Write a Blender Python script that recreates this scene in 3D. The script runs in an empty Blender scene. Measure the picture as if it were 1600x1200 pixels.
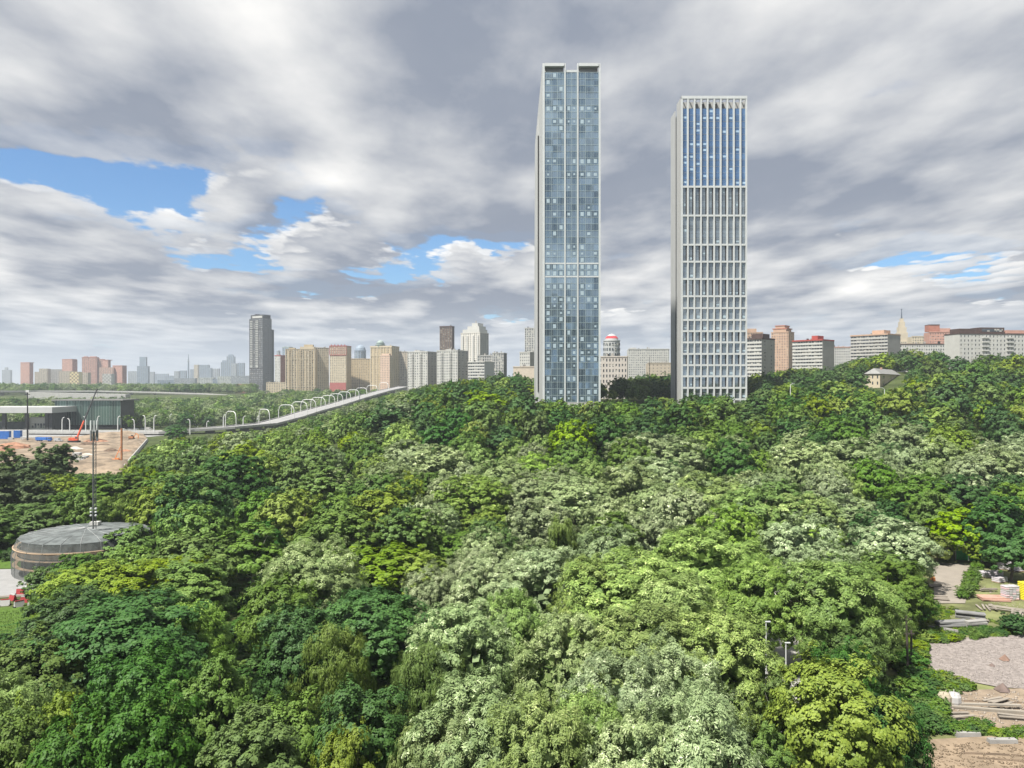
import bpy, math, random
import numpy as np
R = math.radians
scn = bpy.context.scene
COL = scn.collection

# ------------------------------------------------------------------ camera
CAMZ = 38.0
FPX = 1200.0                      # focal length in photograph pixels (1600 wide)
cam_d = bpy.data.cameras.new('camera'); cam = bpy.data.objects.new('camera', cam_d); COL.objects.link(cam)
cam_d.sensor_width = 36.0; cam_d.lens = 36.0 * FPX / 1600.0
cam_d.clip_start = 1.0; cam_d.clip_end = 60000.0
cam.location = (0, 0, CAMZ); cam.rotation_euler = (R(90), 0, 0)
scn.camera = cam

# ------------------------------------------------------------------ exposure
vs = scn.view_settings
scn.display_settings.display_device = 'sRGB'
vs.view_transform = 'Standard'; vs.look = 'None'; vs.gamma = 1.0; vs.exposure = 1.0
try: vs.use_curve_mapping = False
except Exception: pass

# ------------------------------------------------------------------ sun
SUN_EL, SUN_AZ = 59.0, -135.0       # azimuth from +Y towards +X
sd = (math.sin(R(SUN_AZ)) * math.cos(R(SUN_EL)), math.cos(R(SUN_AZ)) * math.cos(R(SUN_EL)), math.sin(R(SUN_EL)))
sun_d = bpy.data.lights.new('sun', 'SUN'); sun = bpy.data.objects.new('sun', sun_d); COL.objects.link(sun)
sun_d.energy = 5.0; sun_d.angle = R(2.0); sun_d.color = (1.0, 0.95, 0.86)
from mathutils import Vector, Matrix
sun.rotation_euler = Vector(sd).to_track_quat('Z', 'Y').to_euler()

HAZE = 0.00013                     # density of the air
# ------------------------------------------------------------------ sky (broken stratocumulus over a Nishita sky)
world = bpy.data.worlds.new('World'); scn.world = world; world.use_nodes = True
class NT:
    def __init__(s, tree): s.t = tree; s.t.nodes.clear()
    def n(s, kind, **kw):
        nd = s.t.nodes.new(kind)
        for k, v in kw.items(): setattr(nd, k, v)
        return nd
    def link(s, a, b): s.t.links.new(a, b)
    def put(s, sock, v):
        if isinstance(v, bpy.types.NodeSocket): s.link(v, sock)
        elif isinstance(v, (tuple, list)) and len(v) == 3 and sock.type == 'RGBA': sock.default_value = (*v, 1)
        else: sock.default_value = v
    def m(s, op, a, b=None, c=None, clamp=False):
        nd = s.n('ShaderNodeMath', operation=op, use_clamp=clamp)
        s.put(nd.inputs[0], a)
        if b is not None: s.put(nd.inputs[1], b)
        if c is not None: s.put(nd.inputs[2], c)
        return nd.outputs[0]
    def xyz(s, x, y, z):
        nd = s.n('ShaderNodeCombineXYZ')
        for i, v in enumerate((x, y, z)): s.put(nd.inputs[i], v)
        return nd.outputs[0]
    def sep(s, v):
        nd = s.n('ShaderNodeSeparateXYZ'); s.put(nd.inputs[0], v); return nd.outputs
    def mix(s, f, a, b, blend='MIX'):
        nd = s.n('ShaderNodeMix', data_type='RGBA', blend_type=blend); nd.clamp_factor = True
        s.put(nd.inputs[0], f); s.put(nd.inputs[6], a); s.put(nd.inputs[7], b); return nd.outputs[2]
    def noise(s, vec, scale, detail=4, rough=.55, dist=0.0, dim='3D'):
        nd = s.n('ShaderNodeTexNoise', noise_dimensions=dim)
        if vec is not None: s.link(vec, nd.inputs['Vector'])
        nd.inputs['Scale'].default_value = scale; nd.inputs['Detail'].default_value = detail
        nd.inputs['Roughness'].default_value = rough; nd.inputs['Distortion'].default_value = dist
        return nd.outputs[0]
    def step(s, x, lo, hi):
        nd = s.n('ShaderNodeMapRange', interpolation_type='SMOOTHSTEP')
        s.put(nd.inputs[0], x); s.put(nd.inputs[1], lo); s.put(nd.inputs[2], hi)
        nd.inputs[3].default_value = 0.0; nd.inputs[4].default_value = 1.0
        return nd.outputs[0]

def build_sky():
    w = NT(world.node_tree)
    d = w.n('ShaderNodeTexCoord').outputs['Generated']
    x, y, z = w.sep(d)
    dz = w.m('MAXIMUM', w.m('ADD', z, 0.05), 0.03)
    px = w.m('DIVIDE', x, dz); py = w.m('MULTIPLY', w.m('DIVIDE', y, dz), 0.6)
    sky = w.n('ShaderNodeTexSky', sky_type='NISHITA', sun_disc=False)
    sky.sun_elevation = R(SUN_EL); sky.sun_rotation = R(SUN_AZ); sky.air_density = 1.0; sky.dust_density = 0.6; sky.ozone_density = 2.0
    K = 1.0 / 0.10
    SK = (0.0, 0.0, 0.0)
    # gaps of clear air in the cloud deck (positions on the deck, deck height = 1)
    gap = None
    for gx, gy, rx, ry, s_ in SKY_GAPS:
        ex = w.m('POWER', w.m('DIVIDE', w.m('SUBTRACT', px, gx), rx), 2.0)
        ey = w.m('POWER', w.m('DIVIDE', w.m('SUBTRACT', py, gy), ry), 2.0)
        g = w.m('MULTIPLY', w.m('EXPONENT', w.m('MULTIPLY', w.m('ADD', ex, ey), -1.0)), s_)
        gap = g if gap is None else w.m('ADD', gap, g)
    # slow change of the cover over the whole deck
    big = w.noise(w.xyz(px, py, 3.7), 0.33, 2, .5)
    base_thr = w.m('ADD', w.m('MULTIPLY', w.m('SUBTRACT', 0.5, big), 0.16), gap)
    N = 6
    T = 1.0; col = None
    sx, sy = sd[0], sd[1]
    for i in range(N):
        f = i / (N - 1)
        h = 1.0 + SKY_THICK * f
        cx = w.m('MULTIPLY', px, h); cy = w.m('MULTIPLY', py, h)
        P = w.xyz(cx, cy, SKY_SEED + SKY_DZ * f)
        P2 = w.xyz(w.m('ADD', cx, SKY_OFF * sx), w.m('ADD', cy, SKY_OFF * sy), SKY_SEED + SKY_DZ * f + 0.16)
        n = w.noise(P, SKY_SCALE, 7, .54, 0.0)
        n2 = w.noise(P2, SKY_SCALE, 2, .52, 0.0)
        if SKY_PUFF:
            vo = w.n('ShaderNodeTexVoronoi', feature='F1'); w.link(P, vo.inputs['Vector']); vo.inputs['Scale'].default_value = SKY_SCALE*SKY_PS; vo.inputs['Detail'].default_value = 2.0; vo.inputs['Roughness'].default_value = .55; vo.normalize = True
            n = w.m('ADD', n, w.m('MULTIPLY', w.m('SUBTRACT', SKY_PM, vo.outputs['Distance']), SKY_PUFF))
        thr = w.m('ADD', base_thr, SKY_T0 + SKY_T1 * f)
        a = w.m('MULTIPLY', w.step(n, thr, w.m('ADD', thr, SKY_EDGE)), SKY_ALPHA)
        lit = w.m('MULTIPLY', w.m('SUBTRACT', n, n2), SKY_LIT)
        shade = w.m('ADD', lit, SKY_B0 + SKY_B1 * f, clamp=True)
        c = w.mix(shade, SKY_DARK, SKY_BRIGHT)
        wgt = w.m('MULTIPLY', a, T)
        vm = w.n('ShaderNodeVectorMath', operation='SCALE'); w.link(c, vm.inputs[0]); w.put(vm.inputs['Scale'], wgt)
        if col is None: col = vm.outputs[0]
        else:
            va = w.n('ShaderNodeVectorMath', operation='ADD'); w.link(col, va.inputs[0]); w.link(vm.outputs[0], va.inputs[1]); col = va.outputs[0]
        T = w.m('MULTIPLY', T, w.m('SUBTRACT', 1.0, a))
    ks = w.n('ShaderNodeVectorMath', operation='SCALE'); w.link(col, ks.inputs[0]); ks.inputs['Scale'].default_value = K
    bs = w.n('ShaderNodeVectorMath', operation='SCALE'); w.link(w.mix(1.0, sky.outputs[0], SKY_TINT, 'MULTIPLY'), bs.inputs[0]); w.put(bs.inputs['Scale'], T)
    tot = w.n('ShaderNodeVectorMath', operation='ADD'); w.link(ks.outputs[0], tot.inputs[0]); w.link(bs.outputs[0], tot.inputs[1])
    # thick air low over the horizon
    hz = w.m('MULTIPLY', w.m('SUBTRACT', 1.0, w.step(z, 0.0, 0.12)), 0.80)
    fin = w.mix(hz, tot.outputs[0], tuple(K * v for v in SKY_HAZE))
    bg = w.n('ShaderNodeBackground'); w.link(fin, bg.inputs[0]); bg.inputs[1].default_value = 0.10
    out = w.n('ShaderNodeOutputWorld'); w.link(bg.outputs[0], out.inputs[0])
world.cycles.sampling_method = 'MANUAL'; world.cycles.sample_map_resolution = 512
SKY_PUFF = 0.0; SKY_THICK = 0.25; SKY_DZ = 0.30; SKY_PS = 3.0; SKY_PM = .45; SKY_TINT = (.46, .63, .77)
SKY_SEED = 33.3; SKY_SCALE = 1.0; SKY_EDGE = .03; SKY_ALPHA = .90; SKY_LIT = 3.6; SKY_T0 = .355; SKY_T1 = .2; SKY_B0 = .24; SKY_B1 = .5; SKY_OFF = .3
SKY_DARK = (0.150, 0.170, 0.210); SKY_BRIGHT = (0.56, 0.55, 0.53); SKY_HAZE = (0.33, 0.372, 0.425)
SKY_GAPS = [(-2.2, 2.2, 1.3, .25, .045), (-1.8, 2.9, 1.2, .3, .10), (-.9, 3.2, 1.1, .35, .15), (3.4, 3.0, .6, .35, .09), (.37, 1.45, .8, .35, -.08), (1.8, 1.8, .7, .35, -.08), (.27, 1.12, .6, .25, -.12)]
build_sky()
scn.cycles.max_bounces = 6; scn.cycles.diffuse_bounces = 3; scn.cycles.glossy_bounces = 3; scn.cycles.transmission_bounces = 4
scn.cycles.transparent_max_bounces = 12; scn.cycles.volume_bounces = 0
scn.cycles.sample_clamp_indirect = 6.0

# ================================================================== helpers
def ss(a, b, x):
    t = np.clip((np.asarray(x, float) - a) / (b - a), 0, 1); return t * t * (3 - 2 * t)
def ray(px, py, Y):
    """point at depth Y seen at photograph pixel (px, py)"""
    return ((px - 800) / FPX * Y, Y, CAMZ - (py - 600) / FPX * Y)
def project(x, y, z): return 800 + FPX * x / y, 600 + FPX * (CAMZ - z) / y
def on_flat(px, py, z=0.0):
    Y = (CAMZ - z) * FPX / (py - 600); return ((px - 800) / FPX * Y, Y, z)

def ground(x, y):
    x = np.asarray(x, float); y = np.asarray(y, float)
    edge = -32 - 0.14 * (y - 380)
    side = ss(edge - 120, edge, x)
    rise = ss(165, 400, y + 0.10 * np.clip(x, -100, 300))
    hill = (27 + 20 * ss(110, 300, x) * ss(330, 560, y)) * rise * side
    far = (21 + 6 * ss(-500, 0, x)) * ss(800, 1250, y)
    sink = 1.2 * np.sin(x * .031 + 1.0) * np.sin(y * .027) * ss(175, 240, y) * (1 - ss(300, 420, y))
    return np.maximum(hill, far * (1 - .12 * ss(-300, -900, x))) + sink
def gz(x, y): return float(ground(x, y))

class MB:
    """collects faces for one mesh; each face may carry a material index"""
    def __init__(s): s.v = []; s.f = []; s.mi = []
    def quad(s, a, b, c, d, m=0):
        i = len(s.v); s.v += [tuple(a), tuple(b), tuple(c), tuple(d)]; s.f.append((i, i+1, i+2, i+3)); s.mi.append(m)
    def poly(s, pts, m=0):
        i = len(s.v); s.v += [tuple(p) for p in pts]; s.f.append(tuple(range(i, i + len(pts)))); s.mi.append(m)
    def box(s, x0, x1, y0, y1, z0, z1, m=0, rz=0.0, c=None):
        P = [(x0,y0,z0),(x1,y0,z0),(x1,y1,z0),(x0,y1,z0),(x0,y0,z1),(x1,y0,z1),(x1,y1,z1),(x0,y1,z1)]
        if rz:
            cx, cy = c if c else ((x0+x1)/2, (y0+y1)/2); cs, sn = math.cos(rz), math.sin(rz)
            P = [(cx+(x-cx)*cs-(y-cy)*sn, cy+(x-cx)*sn+(y-cy)*cs, z) for x, y, z in P]
        s.hexa(P, m)
    def hexa(s, P, m=0):
        i = len(s.v); s.v += [tuple(p) for p in P]
        for f in ((0,3,2,1),(4,5,6,7),(0,1,5,4),(1,2,6,5),(2,3,7,6),(3,0,4,7)):
            s.f.append(tuple(i+k for k in f)); s.mi.append(m)
    def obox(s, o, u, n, u0, u1, d0, d1, z0, z1, m=0):
        """box in a facade frame: o origin xy, u along, n outward"""
        def p(a, d, z): return (o[0]+u[0]*a+n[0]*d, o[1]+u[1]*a+n[1]*d, z)
        s.hexa([p(u0,d1,z0),p(u1,d1,z0),p(u1,d0,z0),p(u0,d0,z0),p(u0,d1,z1),p(u1,d1,z1),p(u1,d0,z1),p(u0,d0,z1)], m)
    def tube(s, pts, radii, n=6, m=0, cap=True):
        pts = [Vector(p) for p in pts]
        if not hasattr(radii, '__len__'): radii = [radii]*len(pts)
        rings = []
        up = Vector((0.31, 0.17, 0.93))
        for k, p in enumerate(pts):
            t = (pts[min(k+1, len(pts)-1)] - pts[max(k-1, 0)]).normalized()
            a = t.cross(up)
            if a.length < 1e-3: a = t.cross(Vector((1, 0, 0)))
            a.normalize(); b = t.cross(a).normalized()
            i0 = len(s.v)
            for q in range(n):
                an = 2*math.pi*q/n; s.v.append(tuple(p + (a*math.cos(an) + b*math.sin(an))*radii[k]))
            rings.append(i0)
        for k in range(len(pts)-1):
            for q in range(n):
                s.f.append((rings[k]+q, rings[k]+(q+1)%n, rings[k+1]+(q+1)%n, rings[k+1]+q)); s.mi.append(m)
        if cap:
            s.f.append(tuple(rings[0]+q for q in range(n))); s.mi.append(m)
            s.f.append(tuple(rings[-1]+n-1-q for q in range(n))); s.mi.append(m)
    def lathe(s, c, prof, n=24, m=0, a0=0, a1=2*math.pi):
        """prof: [(radius, z)] ; around (cx, cy)"""
        full = abs(a1-a0-2*math.pi) < 1e-6; k = n if full else n+1; i0 = len(s.v)
        for r, z in prof:
            for q in range(k):
                an = a0 + (a1-a0)*q/n; s.v.append((c[0]+r*math.cos(an), c[1]+r*math.sin(an), z))
        for j in range(len(prof)-1):
            for q in range(n):
                q2 = (q+1) % k
                s.f.append((i0+j*k+q, i0+j*k+q2, i0+(j+1)*k+q2, i0+(j+1)*k+q)); s.mi.append(m)
    def mesh(s, name, mats):
        me = bpy.data.meshes.new(name); me.from_pydata(s.v, [], s.f)
        for m in (mats if isinstance(mats, (list, tuple)) else [mats]): me.materials.append(m)
        if any(s.mi): me.polygons.foreach_set('material_index', s.mi)
        me.update(); return me
    def build(s, name, mats, parent=None, **kw): return link(name, s.mesh(name, mats), parent, **kw)

def link(name, data, parent=None, label=None, cat=None, group=None, kind=None, loc=None, rot=None, scale=None):
    o = bpy.data.objects.new(name, data); COL.objects.link(o)
    if parent is not None: o.parent = parent
    if loc is not None: o.location = loc
    if rot is not None: o.rotation_euler = rot
    if scale is not None: o.scale = scale
    for k, v in (('label', label), ('category', cat), ('group', group), ('kind', kind)):
        if v: o[k] = v
    return o
def thing(name, label, cat, loc=(0, 0, 0), rz=0.0, group=None):
    return link(name, None, None, label, cat, group, None, loc, (0, 0, rz))

# ------------------------------------------------------------------ materials
def mat(name, col, rough=.8, metal=0.0, spec=.3, var=.12, vscale=.5, bump=0.0, bscale=6.0, streak=0.0):
    """painted / mineral surface with uneven colour and fine relief (object-space noise)"""
    m = bpy.data.materials.new(name); m.use_nodes = True; w = NT(m.node_tree)
    b = w.n('ShaderNodeBsdfPrincipled'); o = w.n('ShaderNodeOutputMaterial'); w.link(b.outputs[0], o.inputs[0])
    b.inputs['Roughness'].default_value = rough; b.inputs['Metallic'].default_value = metal; b.inputs['Specular IOR Level'].default_value = spec
    P = w.n('ShaderNodeNewGeometry').outputs['Position']
    f = w.noise(P, vscale, 5, .6)
    if streak:
        mp = w.n('ShaderNodeMapping'); mp.inputs['Scale'].default_value = (1, 1, .06); w.link(P, mp.inputs[0])
        f = w.m('ADD', w.m('MULTIPLY', f, 1 - streak), w.m('MULTIPLY', w.noise(mp.outputs[0], vscale*3, 4, .6), streak))
    f = w.step(f, .3, .7)
    c = w.mix(f, tuple(max(0, v*(1-var)) for v in col), tuple(min(1, v*(1+var)) for v in col))
    w.link(c, b.inputs['Base Color'])
    if bump:
        bn = w.n('ShaderNodeBump'); bn.inputs['Strength'].default_value = bump; bn.inputs['Distance'].default_value = .05
        w.link(w.noise(P, bscale, 4, .6), bn.inputs['Height']); w.link(bn.outputs[0], b.inputs['Normal'])
    return m
def mat_glass(name, col, rough=.06, metal=.0, cell=(3.2, 3.2, 3.1), vary=.5, pale=(.45, .47, .45), share=.18, spec=.8):
    """facade glass: reflects the sky; single panes differ a little, some have drawn blinds"""
    m = bpy.data.materials.new(name); m.use_nodes = True; w = NT(m.node_tree)
    b = w.n('ShaderNodeBsdfPrincipled'); o = w.n('ShaderNodeOutputMaterial'); w.link(b.outputs[0], o.inputs[0])
    b.inputs['Roughness'].default_value = rough; b.inputs['Metallic'].default_value = metal; b.inputs['Specular IOR Level'].default_value = spec
    P = w.n('ShaderNodeNewGeometry').outputs['Position']
    dv = w.n('ShaderNodeVectorMath', operation='DIVIDE'); w.link(P, dv.inputs[0]); dv.inputs[1].default_value = cell
    fl = w.n('ShaderNodeVectorMath', operation='FLOOR'); w.link(dv.outputs[0], fl.inputs[0])
    wn = w.n('ShaderNodeTexWhiteNoise', noise_dimensions='3D'); w.link(fl.outputs[0], wn.inputs['Vector'])
    r = wn.outputs['Value']
    c = w.mix(r, tuple(v*(1-vary) for v in col), tuple(v*(1+vary) for v in col))
    c = w.mix(w.m('GREATER_THAN', w.sep(wn.outputs['Color'])[1], 1-share), c, pale)
    w.link(c, b.inputs['Base Color'])
    return m
def mat_leaf(name, dark, light, pale=None, rough=.55, trans=.22, spec=.25, treevar=.16):
    m = bpy.data.materials.new(name); m.use_nodes = True; w = NT(m.node_tree)
    o = w.n('ShaderNodeOutputMaterial')
    at = w.n('ShaderNodeAttribute', attribute_name='tint').outputs['Fac']
    rnd = w.n('ShaderNodeObjectInfo').outputs['Random']
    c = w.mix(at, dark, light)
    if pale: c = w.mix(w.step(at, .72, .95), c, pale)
    hs = w.n('ShaderNodeHueSaturation'); w.link(c, hs.inputs['Color'])
    w.put(hs.inputs['Hue'], w.m('ADD', .5, w.m('MULTIPLY', w.m('SUBTRACT', rnd, .5), .022)))
    w.put(hs.inputs['Value'], w.m('ADD', 1.0, w.m('MULTIPLY', w.m('SUBTRACT', w.m('FRACT', w.m('MULTIPLY', rnd, 7.31)), .5), treevar*2)))
    w.put(hs.inputs['Saturation'], w.m('ADD', 1.0, w.m('MULTIPLY', w.m('SUBTRACT', w.m('FRACT', w.m('MULTIPLY', rnd, 13.7)), .5), .25)))
    b = w.n('ShaderNodeBsdfPrincipled'); w.link(hs.outputs[0], b.inputs['Base Color'])
    b.inputs['Roughness'].default_value = rough; b.inputs['Specular IOR Level'].default_value = spec
    t = w.n('ShaderNodeBsdfTranslucent'); w.link(hs.outputs[0], t.inputs[0])
    mx = w.n('ShaderNodeMixShader'); mx.inputs[0].default_value = trans
    w.link(b.outputs[0], mx.inputs[1]); w.link(t.outputs[0], mx.inputs[2]); w.link(mx.outputs[0], o.inputs[0])
    return m

# ================================================================== ground
def build_ground():
    m = bpy.data.materials.new('meadow_soil'); m.use_nodes = True; w = NT(m.node_tree)
    b = w.n('ShaderNodeBsdfPrincipled'); o = w.n('ShaderNodeOutputMaterial'); w.link(b.outputs[0], o.inputs[0])
    b.inputs['Roughness'].default_value = .95; b.inputs['Specular IOR Level'].default_value = .1
    P = w.n('ShaderNodeNewGeometry').outputs['Position']
    n1 = w.noise(P, .05, 5, .6); n2 = w.noise(P, .8, 4, .6)
    c = w.mix(w.step(n1, .4, .6), (.035, .052, .016), (.06, .082, .026))
    c = w.mix(w.m('MULTIPLY', w.step(n2, .45, .7), .6), c, (.06, .055, .03))
    w.link(c, b.inputs['Base Color'])
    ys = np.concatenate([np.arange(-300, 20, 40), np.arange(20, 620, 8), np.arange(620, 1600, 30), np.geomspace(1600, 30000, 24)])
    xs = np.concatenate([-np.geomspace(30000, 760, 24), np.arange(-740, 741, 9.25), np.geomspace(760, 30000, 24)])
    X, Y = np.meshgrid(xs, ys); Z = ground(X, Y)
    V = np.stack([X, Y, Z], -1).reshape(-1, 3); nx = len(xs); ny = len(ys)
    i = np.arange(ny-1)[:, None]*nx + np.arange(nx-1)[None, :]
    F = np.stack([i, i+1, i+1+nx, i+nx], -1).reshape(-1, 4)
    me = np_mesh('ground', V, F, m); me.polygons.foreach_set('use_smooth', np.ones(len(F), bool))
    link('ground', me, kind='structure')
def np_mesh(name, V, F, m, attr=None):
    me = bpy.data.meshes.new(name); n = len(F); k = F.shape[1]
    me.vertices.add(len(V)); me.vertices.foreach_set('co', np.ascontiguousarray(V, np.float32).ravel())
    me.loops.add(n*k); me.loops.foreach_set('vertex_index', np.ascontiguousarray(F, np.int32).ravel())
    me.polygons.add(n); me.polygons.foreach_set('loop_start', np.arange(0, n*k, k, dtype=np.int32))
    try: me.polygons.foreach_set('loop_total', np.full(n, k, np.int32))
    except Exception: pass
    if m is not None: me.materials.append(m)
    if attr is not None:
        a = me.attributes.new('tint', 'FLOAT', 'FACE'); a.data.foreach_set('value', np.ascontiguousarray(attr, np.float32))
    me.update(calc_edges=True); return me
build_ground()

def ground_patch(name, pix, m, lift=.05, z=0.0, world=None, n=1, kind='structure', res=None):
    """flat patch of paving or soil; corners are photograph pixels on the flat valley floor, or world points"""
    pts = world if world else [on_flat(px, py, z) for px, py in pix]
    mb = MB(); mb.poly([(p[0], p[1], z + lift) for p in pts]); return mb.build(name, m, kind=kind)

# ================================================================== trees
rng = np.random.default_rng(7)
def unit(v): return v / np.maximum(np.linalg.norm(v, axis=-1, keepdims=True), 1e-9)
def sph(n, zmin=-1.0, r=rng):
    z = r.uniform(zmin, 1, n); a = r.uniform(0, 2*np.pi, n); q = np.sqrt(1 - z*z)
    return np.stack([q*np.cos(a), q*np.sin(a), z], -1)
# kind: crown half-width, height, crown bottom as share of height, envelope, clump size, leaf length/width, droop
KINDS = {
 'willow':  dict(Rc=6.2, H=14.5, bot=.18, env='dome', cl=.225, ncl=84, lw=(.40, .13), droop=.15, spike=.35, gapp=.10),
 'maple':   dict(Rc=5.6, H=14.0, bot=.16, env='round', cl=.275, ncl=70, lw=(.38, .25), droop=.35, spike=.55, gapp=.18),
 'airy':    dict(Rc=4.2, H=14.5, bot=.22, env='tall', cl=.23, ncl=58, lw=(.34, .17), droop=.3, spike=.5, gapp=.22),
 'upright': dict(Rc=3.2, H=16.0, bot=.10, env='column', cl=.34, ncl=52, lw=(.34, .20), droop=.0, spike=.6, gapp=.12),
 'weeping': dict(Rc=4.6, H=12.5, bot=.12, env='dome', cl=.27, ncl=50, lw=(.48, .10), droop=1.5, spike=.0, gapp=.2),
}
def env_point(env, u, Rc, zb, zt, r):
    """u: unit directions; points on the crown's envelope"""
    h = zt - zb; a = u.copy()
    if env == 'dome':
        zc = zb + h*.42; up = u[:, 2] > 0
        z = zc + np.where(up, u[:, 2]*h*.58, u[:, 2]*h*.42); f = np.where(up, 1.0, 1.0)
        return np.stack([u[:, 0]*Rc*f, u[:, 1]*Rc*f, z], -1), zc
    if env == 'round':
        zc = zb + h*.46; return np.stack([u[:, 0]*Rc, u[:, 1]*Rc, zc + u[:, 2]*h*.52], -1), zc
    t = (u[:, 2] + 1)/2; zc = zb + h*.45
    if env == 'tall': pr = np.sin(np.pi*np.clip(t*.92+.06, 0, 1))**.75
    else: pr = np.sin(np.pi*np.clip(t*.86+.1, 0, 1))**.6 * (1-.25*t)
    q = unit(u[:, :2]); rad = pr*Rc*np.sqrt(r.uniform(.55, 1, len(u)))
    return np.stack([q[:, 0]*rad, q[:, 1]*rad, zb + t*h], -1), zc
def crown_mesh(name, kind, m, lod, seed):
    k = KINDS[kind]; r = np.random.default_rng(seed)
    Rc, H = k['Rc'], k['H']; zb = H*k['bot']; zt = H
    ncl = int(k['ncl'] * (1, .8, .62)[lod])
    per, sub, ls = ((56, 11, .87), (40, 8, 1.18), (26, 6, 1.7))[lod]
    u = sph(ncl*3, -.75, r)
    # even spread of clumps over the envelope
    keep = [0]
    for i in range(1, len(u)):
        if len(keep) >= ncl: break
        if np.min(np.linalg.norm(u[keep] - u[i], axis=1)) > 1.55/np.sqrt(ncl)*1.15: keep.append(i)
    u = u[keep]; n = len(u)
    C, zc = env_point(k['env'], u, Rc, zb, zt, r)
    ctr = np.array([0, 0, zc])
    la, lb, rlo = (.05, .05, .76) if k['env'] == 'dome' else (.13, .10, .66)
    lob = 1 + la*np.sin(3*np.arctan2(u[:, 1], u[:, 0]) + r.uniform(0, 6)) + lb*np.sin(5*np.arctan2(u[:, 1], u[:, 0]) + 3*u[:, 2] + r.uniform(0, 6))
    C = ctr + (C - ctr)*(r.uniform(rlo, .90, n)*lob)[:, None]
    keepc = r.uniform(0, 1, n) > k['gapp']*.5; C = C[keepc]; u = u[keepc]; n = len(C)
    # a few inner clumps
    ui = sph(max(4, n//4), -.4, r); Ci = env_point(k['env'], ui, Rc, zb, zt, r)[0]; Ci = ctr + (Ci-ctr)*r.uniform(.3, .6, len(ui))[:, None]
    C = np.concatenate([C, Ci]); n = len(C)
    rc = Rc*k['cl']*r.uniform(.75, 1.3, n)
    out = unit(C - ctr*np.array([1, 1, .8]))
    ctint = r.uniform(0, 1, n)
    # sub clumps on the outer side of each clump
    sd_ = unit(sph(n*sub, -1, r) + np.repeat(out, sub, 0)*.75 + np.array([0, 0, .45]))
    S = np.repeat(C, sub, 0) + sd_*(np.repeat(rc, sub)*r.uniform(.4, 1.18, n*sub))[:, None]
    spk = r.uniform(0, 1, n*sub) < .25
    S = S + (sd_*.5 + np.array([0, 0, .6]))*(spk*k['spike']*np.repeat(rc, sub)*r.uniform(.2, .9, n*sub))[:, None]
    rs = np.repeat(rc, sub)*r.uniform(.26, .46, n*sub)
    S[:, 2] -= k['droop']*rs*r.uniform(0, .5, n*sub)
    st = np.repeat(ctint, sub)*.5 + r.uniform(0, 1, n*sub)*.5
    N = n*sub*per
    si = np.repeat(np.arange(n*sub), per)
    d = sph(N, -1, r); d = unit(d + sd_[si]*.55 + np.array([0, 0, .3]))
    p = S[si] + d*(rs[si]*r.uniform(.25, 1.0, N)**.7)[:, None]
    if k['droop'] > 1:                                      # hanging strands
        fall = r.uniform(0, 1, N)**1.2*rs[si]*3.2; p[:, 2] -= fall; p[:, :2] += (out[si//sub][:, :2])*(fall*.12)[:, None]
    ok = p[:, 2] > zb*.55; p = p[ok]; si = si[ok]; N = len(p)
    nor = unit(unit(p - C[si//sub])*.62 + unit(p - S[si])*.32 + unit(p - ctr)*.55 + sph(N, -1, r)*.45 + np.array([0, 0, .12]))
    tg = sph(N, -1, r) + (np.array([0, 0, -1.6]) if k['droop'] > 1 else unit(p - ctr)*.5)
    tg = unit(tg - nor*np.sum(tg*nor, -1, keepdims=True)); bt = np.cross(nor, tg)
    sz = r.uniform(.65, 1.3, N)*ls; L = k['lw'][0]*sz*.5; W = k['lw'][1]*sz*.5
    if lod: W = W*1.25
    tint = np.clip(r.uniform(0, 1, N)*.5 + st[si]*.5, 0, 1)
    # big leaves deep inside close the crown
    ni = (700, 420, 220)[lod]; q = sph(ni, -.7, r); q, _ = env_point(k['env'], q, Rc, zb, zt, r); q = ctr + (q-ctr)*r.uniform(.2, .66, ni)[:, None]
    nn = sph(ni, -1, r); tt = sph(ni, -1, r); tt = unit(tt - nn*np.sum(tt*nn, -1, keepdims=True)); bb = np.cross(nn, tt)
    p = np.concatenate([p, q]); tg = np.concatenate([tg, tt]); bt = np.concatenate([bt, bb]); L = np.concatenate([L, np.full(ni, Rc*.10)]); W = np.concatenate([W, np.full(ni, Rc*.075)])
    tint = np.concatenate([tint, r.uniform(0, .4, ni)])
    V = np.stack([p - tg*L[:, None], p - bt*W[:, None] + tg*(L*.1)[:, None], p + tg*L[:, None], p + bt*W[:, None] + tg*(L*.1)[:, None]], 1).reshape(-1, 3)
    F = np.arange(len(V)).reshape(-1, 4)
    return np_mesh(name, V, F, m, tint), C
def trunk_mesh(name, kind, m, C, seed):
    k = KINDS[kind]; r = np.random.default_rng(seed+99); H = k['H']; mb = MB()
    r0 = .028*H*(.55 if kind in ('airy', 'upright') else .8); top = H*(.55 if kind in ('willow', 'maple', 'weeping') else .82)
    pts = [(0, 0, -1.0)]; x = y = 0
    for i in range(1, 6):
        x += r.uniform(-.18, .18); y += r.uniform(-.18, .18); pts.append((x, y, top*i/5))
    mb.tube(pts, [r0*1.25, r0, r0*.85, r0*.7, r0*.5, r0*.28], 7)
    order = r.permutation(len(C))[:12]
    for j in order:
        c = C[j]; f = r.uniform(.3, .9); b = Vector(pts[2])*(1-f) + Vector(pts[4])*f
        if c[2] < b.z + .4: b = Vector(pts[2])
        mid = b.lerp(Vector(c), .5) + Vector((0, 0, -.3)); mb.tube([b, mid, Vector(c)], [r0*.42, r0*.26, r0*.08], 5, cap=False)
    return mb.mesh(name, m)
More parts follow.
